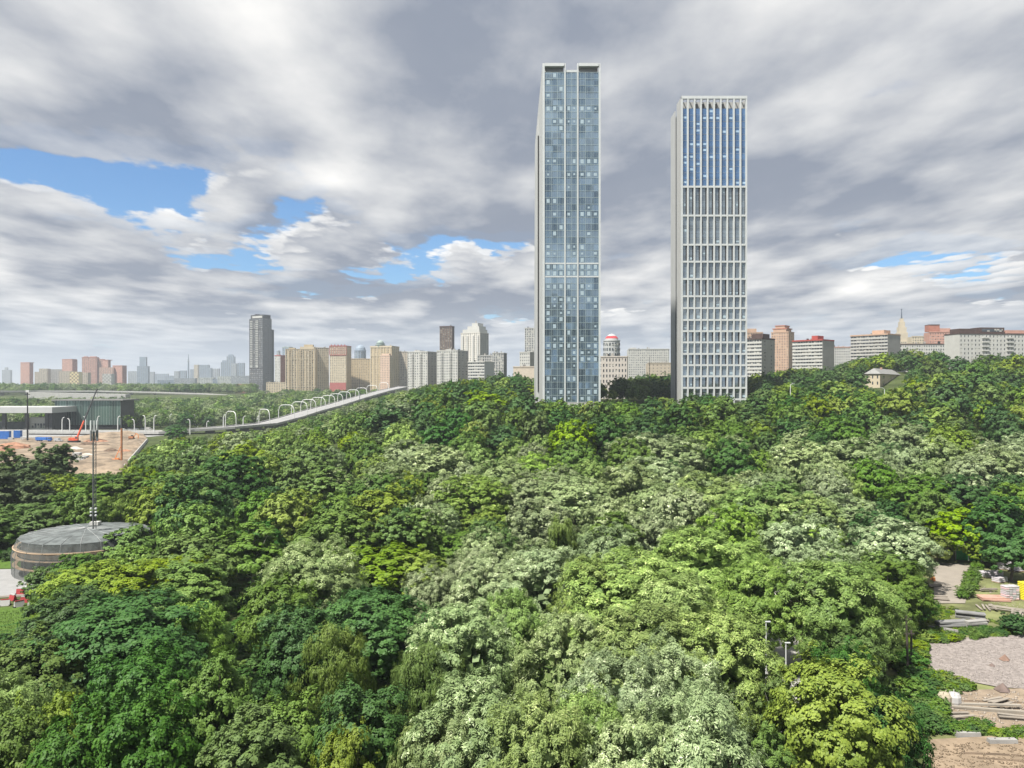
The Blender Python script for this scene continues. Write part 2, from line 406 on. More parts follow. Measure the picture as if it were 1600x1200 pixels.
LEAF = {   # foliage colours: dark, light, pale underside
 'silver': ('willow', (0.085, 0.140, 0.046), (0.37, 0.455, 0.215), (0.70, 0.77, 0.50)),
 'green_willow': ('willow', (0.065, 0.130, 0.020), (0.31, 0.445, 0.095), (0.52, 0.63, 0.23)),
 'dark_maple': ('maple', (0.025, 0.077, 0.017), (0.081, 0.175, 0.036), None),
 'bright_maple': ('maple', (0.084, 0.147, 0.014), (0.238, 0.322, 0.031), None),
 'mid_green': ('maple', (0.053, 0.115, 0.020), (0.147, 0.238, 0.045), None),
 'birch': ('airy', (0.063, 0.123, 0.025), (0.168, 0.259, 0.059), None),
 'poplar': ('upright', (0.049, 0.087, 0.031), (0.112, 0.161, 0.056), None),
 'weeping_willow': ('weeping', (0.070, 0.126, 0.025), (0.189, 0.259, 0.059), None),
}
BARK = mat('bark', (.11, .09, .07), .95, var=.4, vscale=2.0, bump=.6, bscale=14)
BIRCH_BARK = mat('birch_bark', (.42, .40, .36), .9, var=.35, vscale=3.0)
CROWNS = {}; TRUNKS = {}
def build_protos():
    sd0 = 100
    for key, (kind, da, li, pa) in LEAF.items():
        m = mat_leaf('leaves_' + key, da, li, pa, spec=.3 if kind == 'willow' else .22)
        for lod in range(1 if kind == 'upright' else 0, 3):
            for v in range(2):
                sd0 += 1
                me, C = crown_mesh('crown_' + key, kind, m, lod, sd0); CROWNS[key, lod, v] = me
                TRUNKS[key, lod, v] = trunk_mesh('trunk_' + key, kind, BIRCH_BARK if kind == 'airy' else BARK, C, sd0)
build_protos()

# ------------------------------------------------------------------ where the trees stand
SKYLINE = ([-100, 0, 105, 190, 225, 260, 330, 380, 430, 480, 520, 560, 600, 640, 700, 760, 800, 835, 940, 985, 1040, 1100, 1170, 1200, 1250, 1330, 1345, 1409, 1422, 1500, 1600, 1700],
           [745, 745, 740, 735, 700, 683, 677, 671, 669, 660, 651, 638, 624, 608, 594, 592, 606, 624, 624, 622, 620, 612, 618, 600, 598, 592, 603, 603, 590, 577, 572, 572])
def skyline(px): return float(np.interp(px, *SKYLINE))
def inside(px, py, poly):
    c = False; n = len(poly)
    for i in range(n):
        x0, y0 = poly[i]; x1, y1 = poly[(i+1) % n]
        if (y0 > py) != (y1 > py) and px < (x1-x0)*(py-y0)/(y1-y0) + x0: c = not c
    return c
SITE_R = [(1446, 850), (1700, 850), (1700, 1300), (1415, 1300), (1440, 1130), (1428, 1050), (1430, 960)]
LAWN_L = [(-60, 880), (30, 880), (70, 950), (75, 1005), (-60, 1010)]
CLEAR = [(770, 812), (845, 812), (850, 850), (790, 856)]
ROTUNDA = (-88.7, 160.0, 13.0)
ROAD = [(-520, 592, 1.6), (-380, 586, 1.6), (-262, 577, 1.8), (-222, 602, 4.0), (-205, 640, 4.6), (-200, 700, 7.7), (-199, 760, 10.8), (-198, 850, 13.9), (-200, 1000, 19.7), (-192, 1150, 27.5), (-175, 1250, 33.8)]
def road_dist(x, y):
    best = 1e9
    for a, b in zip(ROAD, ROAD[1:]):
        dx, dy = b[0]-a[0], b[1]-a[1]; t = max(0, min(1, ((x-a[0])*dx+(y-a[1])*dy)/(dx*dx+dy*dy)))
        best = min(best, math.hypot(x-a[0]-t*dx, y-a[1]-t*dy))
    return best
FOOTPRINTS = [(8, 52, 378, 480), (86, 136, 412, 460), (44, 70, 560, 640)]    # x0 x1 y0 y1 of buildings on the hill, more are added below
def free(x, y, px, py):
    if y < 260:
        if inside(px, py, SITE_R) or inside(px, py, LAWN_L) or inside(px, py, CLEAR): return False
        if math.hypot(x-ROTUNDA[0], y-ROTUNDA[1]) < ROTUNDA[2] + 4: return False
        if 120 < y < 165 and x < -92: return False
        if abs(x - np.interp(y, [80, 100, 125, 150], [30.3, 35, 42.5, 49.5])) < 5.0 and 84 < y < 152: return False
    if y > 330 and y < 640 and px < 232 and px > -200: return False
    if road_dist(x, y) < 15: return False
    for a, b, c, d in FOOTPRINTS:
        if a-2 < x < b+2 and c-2 < y < d+2: return False
    return True
HEIGHT = dict(silver=14.5, green_willow=14.5, dark_maple=14, bright_maple=11.5, mid_green=13, birch=14.5, poplar=17, weeping_willow=12)
# centre px, top py, width px, kind, height (0 = usual)
HAND = [
 (200, 935, 250, 'dark_maple', 0), (45, 1000, 170, 'mid_green', 12), (95, 1085, 110, 'bright_maple', 12), (225, 1092, 190, 'dark_maple', 15), (150, 880, 150, 'bright_maple', 10), (255, 875, 150, 'bright_maple', 10),
 (300, 950, 120, 'green_willow', 12), (335, 1035, 130, 'mid_green', 0), (400, 1105, 170, 'birch', 0), (130, 1120, 170, 'dark_maple', 0), (20, 1110, 150, 'mid_green', 0), (205, 826, 80, 'mid_green', 9), (66, 890, 48, 'mid_green', 6), (120, 868, 70, 'mid_green', 7),
 (490, 852, 150, 'silver', 13), (595, 856, 150, 'bright_maple', 9), (650, 868, 110, 'bright_maple', 8), (590, 930, 180, 'dark_maple', 12), (440, 905, 120, 'mid_green', 12), (465, 950, 130, 'dark_maple', 13),
 (520, 972, 120, 'weeping_willow', 0), (670, 1000, 130, 'weeping_willow', 12), (560, 1080, 170, 'dark_maple', 13), (455, 1100, 150, 'mid_green', 12), (540, 1148, 100, 'bright_maple', 12), (650, 1120, 120, 'weeping_willow', 12),
 (720, 950, 170, 'silver', 14), (850, 862, 170, 'silver', 14), (765, 876, 130, 'silver', 13), (885, 965, 150, 'silver', 14), (800, 935, 120, 'green_willow', 13),
 (745, 1068, 240, 'silver', 15), (835, 1105, 200, 'green_willow', 15), (915, 1100, 170, 'green_willow', 14), (700, 1130, 130, 'silver', 13),
 (985, 872, 230, 'green_willow', 15), (1105, 836, 250, 'green_willow', 15), (1185, 880, 150, 'green_willow', 14), (1010, 962, 210, 'green_willow', 14), (1130, 965, 190, 'green_willow', 14), (925, 880, 130, 'green_willow', 14), (1050, 905, 170, 'green_willow', 14),
 (1305, 882, 190, 'green_willow', 15), (1345, 915, 130, 'green_willow', 10), (960, 1035, 180, 'silver', 14), (1060, 1015, 160, 'silver', 14), (1075, 1095, 220, 'silver', 15), (990, 1130, 180, 'silver', 14),
 (1310, 1040, 190, 'bright_maple', 14), (1320, 1012, 110, 'dark_maple', 12), (1378, 1085, 125, 'dark_maple', 11), (1335, 985, 90, 'mid_green', 9), (1390, 880, 120, 'mid_green', 10.5), (1412, 915, 90, 'dark_maple', 7), (1215, 1060, 70, 'birch', 10), (1205, 1140, 100, 'birch', 11),
 (365, 715, 125, 'dark_maple', 17), (290, 742, 110, 'mid_green', 15), (245, 762, 80, 'bright_maple', 14), (510, 728, 100, 'birch', 17), (598, 766, 110, 'bright_maple', 14), (655, 795, 80, 'birch', 14), (530, 800, 130, 'mid_green', 14), (620, 800, 90, 'birch', 14),
 (300, 842, 130, 'mid_green', 12), (395, 818, 110, 'birch', 14), (450, 770, 100, 'bright_maple', 15), (760, 800, 80, 'bright_maple', 8), (720, 835, 70, 'mid_green', 7), (465, 720, 80, 'mid_green', 15),
 (690, 698, 160, 'silver', 15), (780, 720, 130, 'silver', 15), (640, 690, 110, 'silver', 14), (740, 745, 120, 'green_willow', 14), (830, 740, 110, 'silver', 14), (895, 746, 130, 'silver', 15), (876, 802, 50, 'weeping_willow', 13), (960, 800, 90, 'birch', 14),
 (1000, 678, 110, 'silver', 14), (1065, 686, 90, 'silver', 13), (1015, 716, 110, 'silver', 14), (1100, 742, 150, 'green_willow', 15), (1180, 765, 140, 'green_willow', 15), (1040, 760, 120, 'silver', 14), (1250, 775, 130, 'green_willow', 14), (1320, 775, 120, 'silver', 13),
 (1330, 686, 130, 'silver', 15), (1260, 690, 110, 'silver', 15), (1410, 660, 85, 'silver', 14), (1395, 812, 125, 'silver', 13), (1510, 795, 110, 'bright_maple', 11), (1460, 772, 75, 'mid_green', 13), (1550, 700, 160, 'silver', 15), (1520, 715, 90, 'silver', 14), (1590, 690, 110, 'silver', 14), (1463, 838, 42, 'bright_maple', 6), (1570, 780, 110, 'dark_maple', 14), (1595, 760, 90, 'mid_green', 13), (1440, 745, 90, 'mid_green', 13), (1490, 745, 90, 'dark_maple', 13), (1580, 828, 80, 'dark_maple', 10), (1535, 842, 50, 'bright_maple', 6),
 (15, 700, 60, 'poplar', 19), (45, 712, 60, 'poplar', 18), (72, 697, 55, 'poplar', 19), (96, 690, 50, 'poplar', 19), (0, 735, 60, 'poplar', 15), (60, 740, 60, 'poplar', 15), (30, 790, 90, 'mid_green', 9), (150, 745, 80, 'birch', 13), (205, 740, 80, 'birch', 13), (180, 770, 70, 'weeping_willow', 10), (60, 800, 80, 'mid_green', 8), (-10, 800, 90, 'mid_green', 9), (110, 770, 70, 'mid_green', 10),
 (765, 612, 110, 'bright_maple', 13), (275, 668, 30, 'dark_maple', 10), (605, 640, 90, 'dark_maple', 14),
]
TREES = []      # x, y, gz, kind, radius, height
def solve_y(px, py, h):
    lo, hi = 30.0, 700.0; t = (px-800)/FPX
    for Y in np.arange(30, 700, .5):
        if CAMZ - (py-600)/FPX*Y <= gz(t*Y, Y) + h: return Y
    return None
for px, py, w_, kind, h in HAND:
    h = h or HEIGHT[kind]; Y = solve_y(px, py, h)
    if Y is None: continue
    h *= 1.0
    x = (px-800)/FPX*Y; TREES.append((x, Y, gz(x, Y), kind, min(max(w_/2*Y/FPX, 1.5), 9.5), h))
NHAND = len(TREES)
prng = random.Random(11)
MIXES = [   # region test on the crown-top pixel -> kinds
 (lambda x, y: y > 880 and x < 420, dict(dark_maple=40, mid_green=35, birch=10, bright_maple=12, green_willow=6)),
 (lambda x, y: y > 860 and x < 660, dict(dark_maple=32, weeping_willow=20, mid_green=25, birch=15, silver=8)),
 (lambda x, y: y > 820 and x < 960, dict(silver=65, green_willow=25, mid_green=10)),
 (lambda x, y: y > 820 and x < 1215, dict(green_willow=75, silver=22)),
 (lambda x, y: y > 860, dict(mid_green=40, dark_maple=28, bright_maple=18, green_willow=14)),
 (lambda x, y: y > 735 and x < 640, dict(mid_green=34, birch=26, dark_maple=22, bright_maple=14)),
 (lambda x, y: y > 668 and x < 600, dict(mid_green=38, green_willow=26, silver=16, bright_maple=18)),
 (lambda x, y: y > 672 and x < 1300, dict(silver=55, green_willow=28, mid_green=9, dark_maple=8)),
 (lambda x, y: y > 672, dict(silver=50, mid_green=20, dark_maple=18, green_willow=12)),
 (lambda x, y: x < 640, dict(mid_green=40, silver=30, green_willow=20, dark_maple=10)),
 (lambda x, y: True, dict(mid_green=36, dark_maple=34, bright_maple=24, birch=6)),
]
def pick_kind(px, py):
    for test, mx in MIXES:
        if test(px, py): return prng.choices(list(mx), list(mx.values()))[0]
def near_ok(x, y, r, f):
    if not f: return True
    for t in TREES:
        if abs(t[1]-y) < 16 and math.hypot(t[0]-x, t[1]-y) < f*(t[4]+r): return False
    return True
def fill(y0, y1, step, hmul=1.0, f=.62, lim=None, rr=(3.6, 5.6), xr=.74):
    y = y0
    while y < y1:
        x = -xr*y - 8
        while x < xr*y + 8:
            X = x + prng.uniform(-.42, .42)*step; Y = y + prng.uniform(-.42, .42)*step; x += step
            g = gz(X, Y); pbx, pby = project(X, Y, g)
            if not free(X, Y, pbx, pby): continue
            r = prng.uniform(*rr); h = (prng.uniform(.8, 1.2)*(4.4+r*1.45))*hmul
            if not near_ok(X, Y, r, f): continue
            top = project(X, Y, g+h)[1]; lo = lim(pbx, Y) if lim else skyline(pbx)
            if Y < 150 and 25 < pbx < 260: lo = max(lo, 905 if pbx < 110 else 880 if pbx < 190 else 850)
            if Y < 180 and pbx > 1250 and pbx + r*1100/Y > (1448 if Y > 104 else 1390): continue
            if Y < 135 and pbx < 80: lo = max(lo, 1010)
            if Y < 468 and 1338 < pbx < 1414: lo = max(lo, 604)
            if Y < 160 and pbx > 1440: lo = max(lo, pby - 40)
            if top < lo + 2:
                h2 = g*0 + (CAMZ - (lo + prng.uniform(3, 16) - 600)/FPX*Y) - g
                if h2 < (4.5 if Y < 420 else 1.8): continue
                h = min(h, h2); top = project(X, Y, g+h)[1]; r = min(r, max(h*(.45 if Y < 600 else .95), 1.9))
            TREES.append((X, Y, g, pick_kind(pbx, top), r, h))
        y += step
fill(44, 150, 4.6, f=.95, rr=(4.0, 7.6))
fill(150, 440, 5.0, f=.90, rr=(4.2, 8.2))
def lim_far(px, Y):
    if px < 640:
        if 200 < px and Y < np.interp(px, [232, 416, 456, 486, 520, 560, 600, 632], [560, 640, 700, 760, 850, 1000, 1150, 1250]): return float(np.interp(px, [232, 355, 416, 456, 486, 520, 560, 600, 632], [684, 672, 667, 656, 647, 638, 626, 615, 607]))
        if Y > 1330: return 597.0 if px < 400 else 604.0
        return float(np.interp(px, [-100, 330, 400, 520, 640], [618, 618, 610, 607, 604]) if Y > 640 else np.interp(px, [-100, 190, 215, 260, 350, 420, 480, 560, 640], [690, 690, 690, 688, 680, 673, 656, 632, 615]))
    return float(np.interp(px, [640, 700, 800, 840, 960, 985, 1045, 1168, 1200, 1240, 1300, 1330, 1400, 1450, 1500, 1600], [604, 596, 580, 585, 600, 572, 574, 586, 580, 572, 572, 560, 546, 543, 554, 548]))
N_NEAR = len(TREES)
# ------------------------------------------------------------------ individuals and the mass behind them
score = sorted(range(len(TREES)), key=lambda i: -TREES[i][4]/TREES[i][1] + (-.02 if i < NHAND else 0))
SINGLE = set(score[:300])
KPHR = dict(silver=('silvery grey-green willow', 'willow_tree'), green_willow=('pale yellow-green willow', 'willow_tree'), dark_maple=('dark green broadleaf tree', 'broadleaf_tree'),
            bright_maple=('bright yellow-green maple', 'maple_tree'), mid_green=('mid-green broadleaf tree', 'broadleaf_tree'), birch=('airy upright birch', 'birch_tree'), poplar=('dark upright poplar', 'poplar_tree'), weeping_willow=('drooping willow', 'weeping_willow_tree'))
COLS = [(150, 'below the netted rotunda'), (300, 'left of the dark tower'), (480, 'below the dark tower'), (660, 'below the beige flats'), (840, 'left of the glass tower'), (960, 'below the glass tower'),
        (1050, 'between the two towers'), (1180, 'below the framed tower'), (1330, 'right of the framed tower'), (1450, 'below the hip-roofed house'), (9999, 'by the right edge')]
ROWS = [(640, 'on the hilltop'), (690, 'on the upper slope'), (740, 'on the lower slope'), (790, 'in the middle wood'), (850, 'in mid wood'), (920, 'in the lower wood'), (1000, 'in the near wood'), (1090, 'in the second row'), (9999, 'at the bottom edge')]
ORD = 'first second third fourth fifth sixth seventh eighth ninth tenth eleventh twelfth'.split()
cells = {}
for i in sorted(SINGLE):
    x, y, g, kind, r, h = TREES[i]; px, py = project(x, y, g+h)
    c = next(t for lim, t in COLS if px < lim); w_ = next(t for lim, t in ROWS if py < lim)
    cells.setdefault((kind, c, w_), []).append((px, i))
LABEL = {}
for (kind, c, w_), L in cells.items():
    L.sort()
    for q, (px, i) in enumerate(L):
        t = KPHR[kind][0] + ' ' + w_ + ' ' + c
        if len(L) > 1: t += ', ' + (ORD[q] + ' from left' if q else 'leftmost')
        LABEL[i] = t
def lod_of(y): return 0 if y < 125 else (1 if y < 265 else 2)
for i in sorted(SINGLE):
    x, y, g, kind, r, h = TREES[i]; key = kind; lod = lod_of(y); v = prng.randrange(2)
    K = KINDS[LEAF[key][0]]; me = CROWNS[key, lod, v]; tm = TRUNKS[key, lod, v]
    root = thing(KPHR[kind][1], LABEL[i], 'tree', (x, y, g), prng.uniform(0, 6.28), 'trees of the valley wood')
    sc = (r/K['Rc']*prng.uniform(.94, 1.06), r/K['Rc']*prng.uniform(.94, 1.06), h/K['H'])
    link('crown', me, root, scale=sc); link('trunk', tm, root, scale=sc)

def scatter(name, pts, protos, label, cat):
    """one mass of plants: pts = (x, y, z, sx, sz, rot, which)"""
    P = np.array([p[:3] for p in pts], np.float32)
    me = bpy.data.meshes.new(name); me.vertices.add(len(P)); me.vertices.foreach_set('co', P.ravel())
    for an, k in (('sx', 3), ('sz', 4), ('rot', 5)):
        a = me.attributes.new(an, 'FLOAT', 'POINT'); a.data.foreach_set('value', np.array([p[k] for p in pts], np.float32))
    a = me.attributes.new('which', 'INT', 'POINT'); a.data.foreach_set('value', np.array([p[6] for p in pts], np.int32))
    me.update()
    o = link(name, me, label=label, cat=cat, kind='stuff')
    ng = bpy.data.node_groups.new(name, 'GeometryNodeTree')
    ng.interface.new_socket('Geometry', in_out='INPUT', socket_type='NodeSocketGeometry'); ng.interface.new_socket('Geometry', in_out='OUTPUT', socket_type='NodeSocketGeometry')
    n = ng.nodes; L = ng.links.new
    gi = n.new('NodeGroupInput'); go = n.new('NodeGroupOutput'); iop = n.new('GeometryNodeInstanceOnPoints'); j = n.new('GeometryNodeGeometryToInstance')
    for pm in reversed(protos):
        src = bpy.data.objects.new(name + '_source', pm)
        oi = n.new('GeometryNodeObjectInfo'); oi.inputs['Object'].default_value = src; L(oi.outputs['Geometry'], j.inputs[0])
    def at(nm, ty):
        q = n.new('GeometryNodeInputNamedAttribute'); q.data_type = ty; q.inputs[0].default_value = nm; return q.outputs[0]
    cs = n.new('ShaderNodeCombineXYZ'); L(at('sx', 'FLOAT'), cs.inputs[0]); L(at('sx', 'FLOAT'), cs.inputs[1]); L(at('sz', 'FLOAT'), cs.inputs[2])
    cr = n.new('ShaderNodeCombineXYZ'); L(at('rot', 'FLOAT'), cr.inputs[2])
    L(gi.outputs[0], iop.inputs['Points']); L(j.outputs[0], iop.inputs['Instance']); iop.inputs['Pick Instance'].default_value = True
    L(at('which', 'INT'), iop.inputs['Instance Index']); L(cs.outputs[0], iop.inputs['Scale']); L(cr.outputs[0], iop.inputs['Rotation'])
    L(iop.outputs[0], go.inputs[0])
    md = o.modifiers.new('scatter', 'NODES'); md.node_group = ng
    return o
KEYS = list(LEAF)
PROTO = [CROWNS[k, lod, v] for lod in (1, 2) for k in KEYS for v in range(2)]
def proto_index(kind, lod, v): return (lod-1)*len(KEYS)*2 + KEYS.index(kind)*2 + v
pts = []
for i, (x, y, g, kind, r, h) in enumerate(TREES):
    if i in SINGLE: continue
    K = KINDS[LEAF[kind][0]]; lod = 1 if y < 265 else 2
    pts.append((x, y, g, r/K['Rc'], h/K['H'], prng.uniform(0, 6.28), proto_index(kind, lod, prng.randrange(2))))

# ================================================================== buildings
WHITE = mat('white_cladding', (.37, .38, .38), .6, var=.05, vscale=.15, streak=.5)
FRAME = mat('pale_frame', (.455, .475, .48), .5, var=.05, vscale=.3)
GREYW = mat('grey_cladding', (.33, .33, .32), .7, var=.08, vscale=.2, streak=.5)
DARKW = mat('charcoal_cladding', (.055, .057, .06), .6, var=.15, vscale=.3)
BLACK = mat('black_and_slit_shade', (.012, .012, .014), .8)
TOWER_GLASS = mat_glass('tower_glass', (.245, .335, .42), .04, .72, (4.1, 50, 3.27), .22, share=0)
TOWER_GLASS_B = mat_glass('tower_glass_deep', (.165, .245, .32), .04, .72, (4.1, 50, 3.27), .3, share=0)
BLUE_GLASS = mat_glass('blue_tower_glass', (.15, .28, .48), .04, .75, (50, 50, 3.3), .15, share=0)
GREY_GLASS = mat_glass('grey_tower_glass', (.25, .30, .335), .05, .7, (50, 50, 3.3), .2, share=0)
BLIND = mat('window_blind', (.30, .38, .43), .35, var=.1, spec=.6)
FLAT_GLASS = mat_glass('flat_window_glass', (.055, .065, .075), .12, 0, (1.9, 1.9, 1.6), .6, (.38, .37, .33), .22)
PALE_GLASS = mat_glass('pale_window_glass', (.16, .17, .17), .12, 0, (2.1, 2.1, 1.6), .5, (.45, .43, .38), .25)
CREAM = mat('cream_render', (.42, .34, .22), .85, var=.07, vscale=.1, streak=.4)
CREAM2 = mat('pale_cream_render', (.45, .39, .29), .85, var=.07, vscale=.1, streak=.4)
PINKB = mat('pinkish_render', (.50, .37, .29), .85, var=.07, vscale=.1, streak=.4)
BRICKR = mat('red_brick_facade', (.34, .14, .10), .9, var=.12, vscale=.3)
BRICKP = mat('rose_brick_facade', (.42, .24, .19), .9, var=.10, vscale=.3)
ORANGE = mat('orange_brick_facade', (.40, .275, .20), .9, var=.10, vscale=.3)
PANELW = mat('white_panel_facade', (.42, .42, .40), .85, var=.08, vscale=.25, streak=.5)
PANELG = mat('grey_and_shaded_panel', (.30, .29, .27), .9, var=.10, vscale=.25, streak=.5)  # grey panels; on slab sides the grey puts their shade into the colour
TAN = mat('tan_panel_facade', (.40, .35, .28), .9, var=.08, vscale=.25, streak=.4)
REDROOF = mat('dull_red_trim', (.30, .06, .05), .8, var=.15)
BROWNROOF = mat('dark_brown_trim', (.07, .045, .04), .8, var=.15)
COPPER = mat('grey_green_roof', (.25, .31, .29), .6, var=.1)
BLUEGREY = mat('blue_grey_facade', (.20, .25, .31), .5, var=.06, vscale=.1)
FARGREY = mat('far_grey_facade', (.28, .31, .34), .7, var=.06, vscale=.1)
ROOFGREY = mat('roof_felt', (.16, .16, .155), .95, var=.2)
CONC = mat('concrete', (.34, .33, .31), .9, var=.12, vscale=.6, bump=.2)
STEEL = mat('white_steel', (.55, .56, .55), .45, var=.04)

def facade(wall, glass, o, u, n, W, z0, z1, nc, nr, wf=.55, hf=.55, rec=.25, sill=.28, edge=0.0, gm=0, wm=0, skip=None):
    """a wall with real window openings: spandrels, piers, reveals in wall; panes set back by rec in glass"""
    def p(a, d, z): return (o[0]+u[0]*a-n[0]*d, o[1]+u[1]*a-n[1]*d, z)
    cw = (W-2*edge)/nc; ch = (z1-z0)/nr; ww = cw*wf; wh = ch*hf
    if edge:
        wall.quad(p(0,0,z0), p(edge,0,z0), p(edge,0,z1), p(0,0,z1), wm); wall.quad(p(W-edge,0,z0), p(W,0,z0), p(W,0,z1), p(W-edge,0,z1), wm)
    for r in range(nr):
        a0 = z0+r*ch; b0 = a0+ch*sill*(1-hf)*2 if sill < .5 else a0+(ch-wh)/2; b0 = a0+(ch-wh)*sill*1.6 if sill*1.6 < 1 else a0+(ch-wh)*.9; b1 = b0+wh
        wall.quad(p(edge,0,a0), p(W-edge,0,a0), p(W-edge,0,b0), p(edge,0,b0), wm)
        wall.quad(p(edge,0,b1), p(W-edge,0,b1), p(W-edge,0,a0+ch), p(edge,0,a0+ch), wm)
        x = edge
        for c in range(nc):
            if skip and skip(c, r):
                wall.quad(p(edge+c*cw+0,0,b0), p(edge+(c+1)*cw,0,b0), p(edge+(c+1)*cw,0,b1), p(edge+c*cw,0,b1), wm); continue
            x0 = edge+c*cw; u0 = x0+(cw-ww)/2; u1 = u0+ww
            wall.quad(p(x0,0,b0), p(u0,0,b0), p(u0,0,b1), p(x0,0,b1), wm)
            wall.quad(p(u1,0,b0), p(x0+cw,0,b0), p(x0+cw,0,b1), p(u1,0,b1), wm)
            wall.quad(p(u0,0,b0), p(u0,rec,b0), p(u0,rec,b1), p(u0,0,b1), wm); wall.quad(p(u1,rec,b0), p(u1,0,b0), p(u1,0,b1), p(u1,rec,b1), wm)
            wall.quad(p(u0,0,b0), p(u1,0,b0), p(u1,rec,b0), p(u0,rec,b0), wm); wall.quad(p(u0,rec,b1), p(u1,rec,b1), p(u1,0,b1), p(u0,0,b1), wm)
            glass.quad(p(u0,rec,b0), p(u1,rec,b0), p(u1,rec,b1), p(u0,rec,b1), gm)

class Bld:
    """a block seen with its left end at pixel A, its near corner at C and its far right end at Rr; the corner stands at depth Y"""
    def __init__(s, name, label, A, C, Rr, ytop, Y, yaw=None, cat='building', depth=14.0, zbot=None, group=None):
        tA, tC, tR = [(q-800)/FPX for q in (A, C, Rr)]
        if yaw is None: yaw = math.atan(tR)+.45 if Rr > C else math.atan((tA+tC)/2)*.2
        P = (tC*Y, Y); cs, sn = math.cos(yaw), math.sin(yaw)
        L = (P[0]-tA*P[1])/(cs+tA*sn)
        if Rr > C: D = (tR*P[1]-P[0])/(sn-tR*cs)
        else: D = depth
        s.P, s.L, s.D, s.Y = P, L, D, Y
        s.u = (cs, -sn)                     # along the front, left to right
        s.o = (P[0]-cs*L, P[1]+sn*L)        # left end of the front
        s.n = (-sn, -cs)                    # outward from the front
        s.su = (sn, cs); s.sn = (cs, -sn)   # side: away from the corner, outward to the right
        s.z1 = CAMZ-(ytop-600)/FPX*Y
        cx = P[0]-cs*L/2+sn*D/2; cy = P[1]+sn*L/2+cs*D/2
        s.z0 = (min(gz(cx, cy), gz(*P), gz(*s.o))-.6) if zbot is None else zbot
        s.root = thing(name, label, cat, (0, 0, 0), 0, group); s.c = (cx, cy); s.root.location = (cx, cy, s.z0)
        s.w = MB(); s.g = MB()
        xs = [s.o[0], P[0], P[0]+sn*D, s.o[0]+sn*D]; ys = [s.o[1], P[1], P[1]+cs*D, s.o[1]+cs*D]
        FOOTPRINTS.append((min(xs), max(xs), min(ys), max(ys)))
    def at(s, a, d, z): return (s.o[0]+s.u[0]*a-s.n[0]*d, s.o[1]+s.u[1]*a-s.n[1]*d, z)
    def front(s, nc, nr=None, z0=None, z1=None, **k):
        z0 = s.z0 if z0 is None else z0; z1 = s.z1 if z1 is None else z1
        nr = nr or max(1, round((z1-z0)/3.0)); facade(s.w, s.g, s.o, s.u, s.n, s.L, z0, z1, nc, nr, **k); return s
    def side(s, nc, nr=None, z0=None, z1=None, wm=0, **k):
        z0 = s.z0 if z0 is None else z0; z1 = s.z1 if z1 is None else z1
        if nc:
            nr = nr or max(1, round((z1-z0)/3.0)); facade(s.w, s.g, s.P, s.su, s.sn, s.D, z0, z1, nc, nr, wm=wm, **k)
        else:
            q = s.P; e = (q[0]+s.su[0]*s.D, q[1]+s.su[1]*s.D)
            s.w.quad((*q, z0), (*e, z0), (*e, z1), (*q, z1), wm)
        return s
    def shell(s, top=2, z1=None):
        z1 = s.z1 if z1 is None else z1
        a, b, c, d = s.at(0,0,0), s.at(s.L,0,0), s.at(s.L,s.D,0), s.at(0,s.D,0)
        def q(p, r): s.w.quad((p[0],p[1],s.z0), (r[0],r[1],s.z0), (r[0],r[1],z1), (p[0],p[1],z1))
        q(c, d); q(d, a)
        s.w.quad((*a[:2],z1), (*b[:2],z1), (*c[:2],z1), (*d[:2],z1), top); return s
    def block(s, name, m, a0, a1, d0, d1, z0, z1):
        mb = MB(); mb.obox(s.o, s.u, (-s.n[0], -s.n[1]), a0, a1, d0, d1, z0, z1); return s.part(name, mb, m)
    def part(s, name, mb, m, parent=None, kind=None):
        o = mb.build(name, m, None, kind=kind); o.parent = parent or s.root
        if parent is None: o.matrix_parent_inverse = Matrix.Translation(-Vector(s.root.location))
        return o
    def done(s, wall_mats, glass=None, parapet=None):
        o = s.part('wall', s.w, wall_mats)
        if s.g.f: s.part('glazing', s.g, glass or FLAT_GLASS, kind='stuff')
        if parapet:
            mb = MB(); t = .5
            mb.obox(s.o, s.u, (-s.n[0], -s.n[1]), -.3, s.L+.3, -.3, t, s.z1+.003, s.z1+parapet)
            mb.obox(s.o, s.u, (-s.n[0], -s.n[1]), s.L-t, s.L+.3, t+.01, s.D, s.z1+.003, s.z1+parapet)
            s.part('parapet', mb, wall_mats[0] if isinstance(wall_mats, list) else wall_mats)
        return s

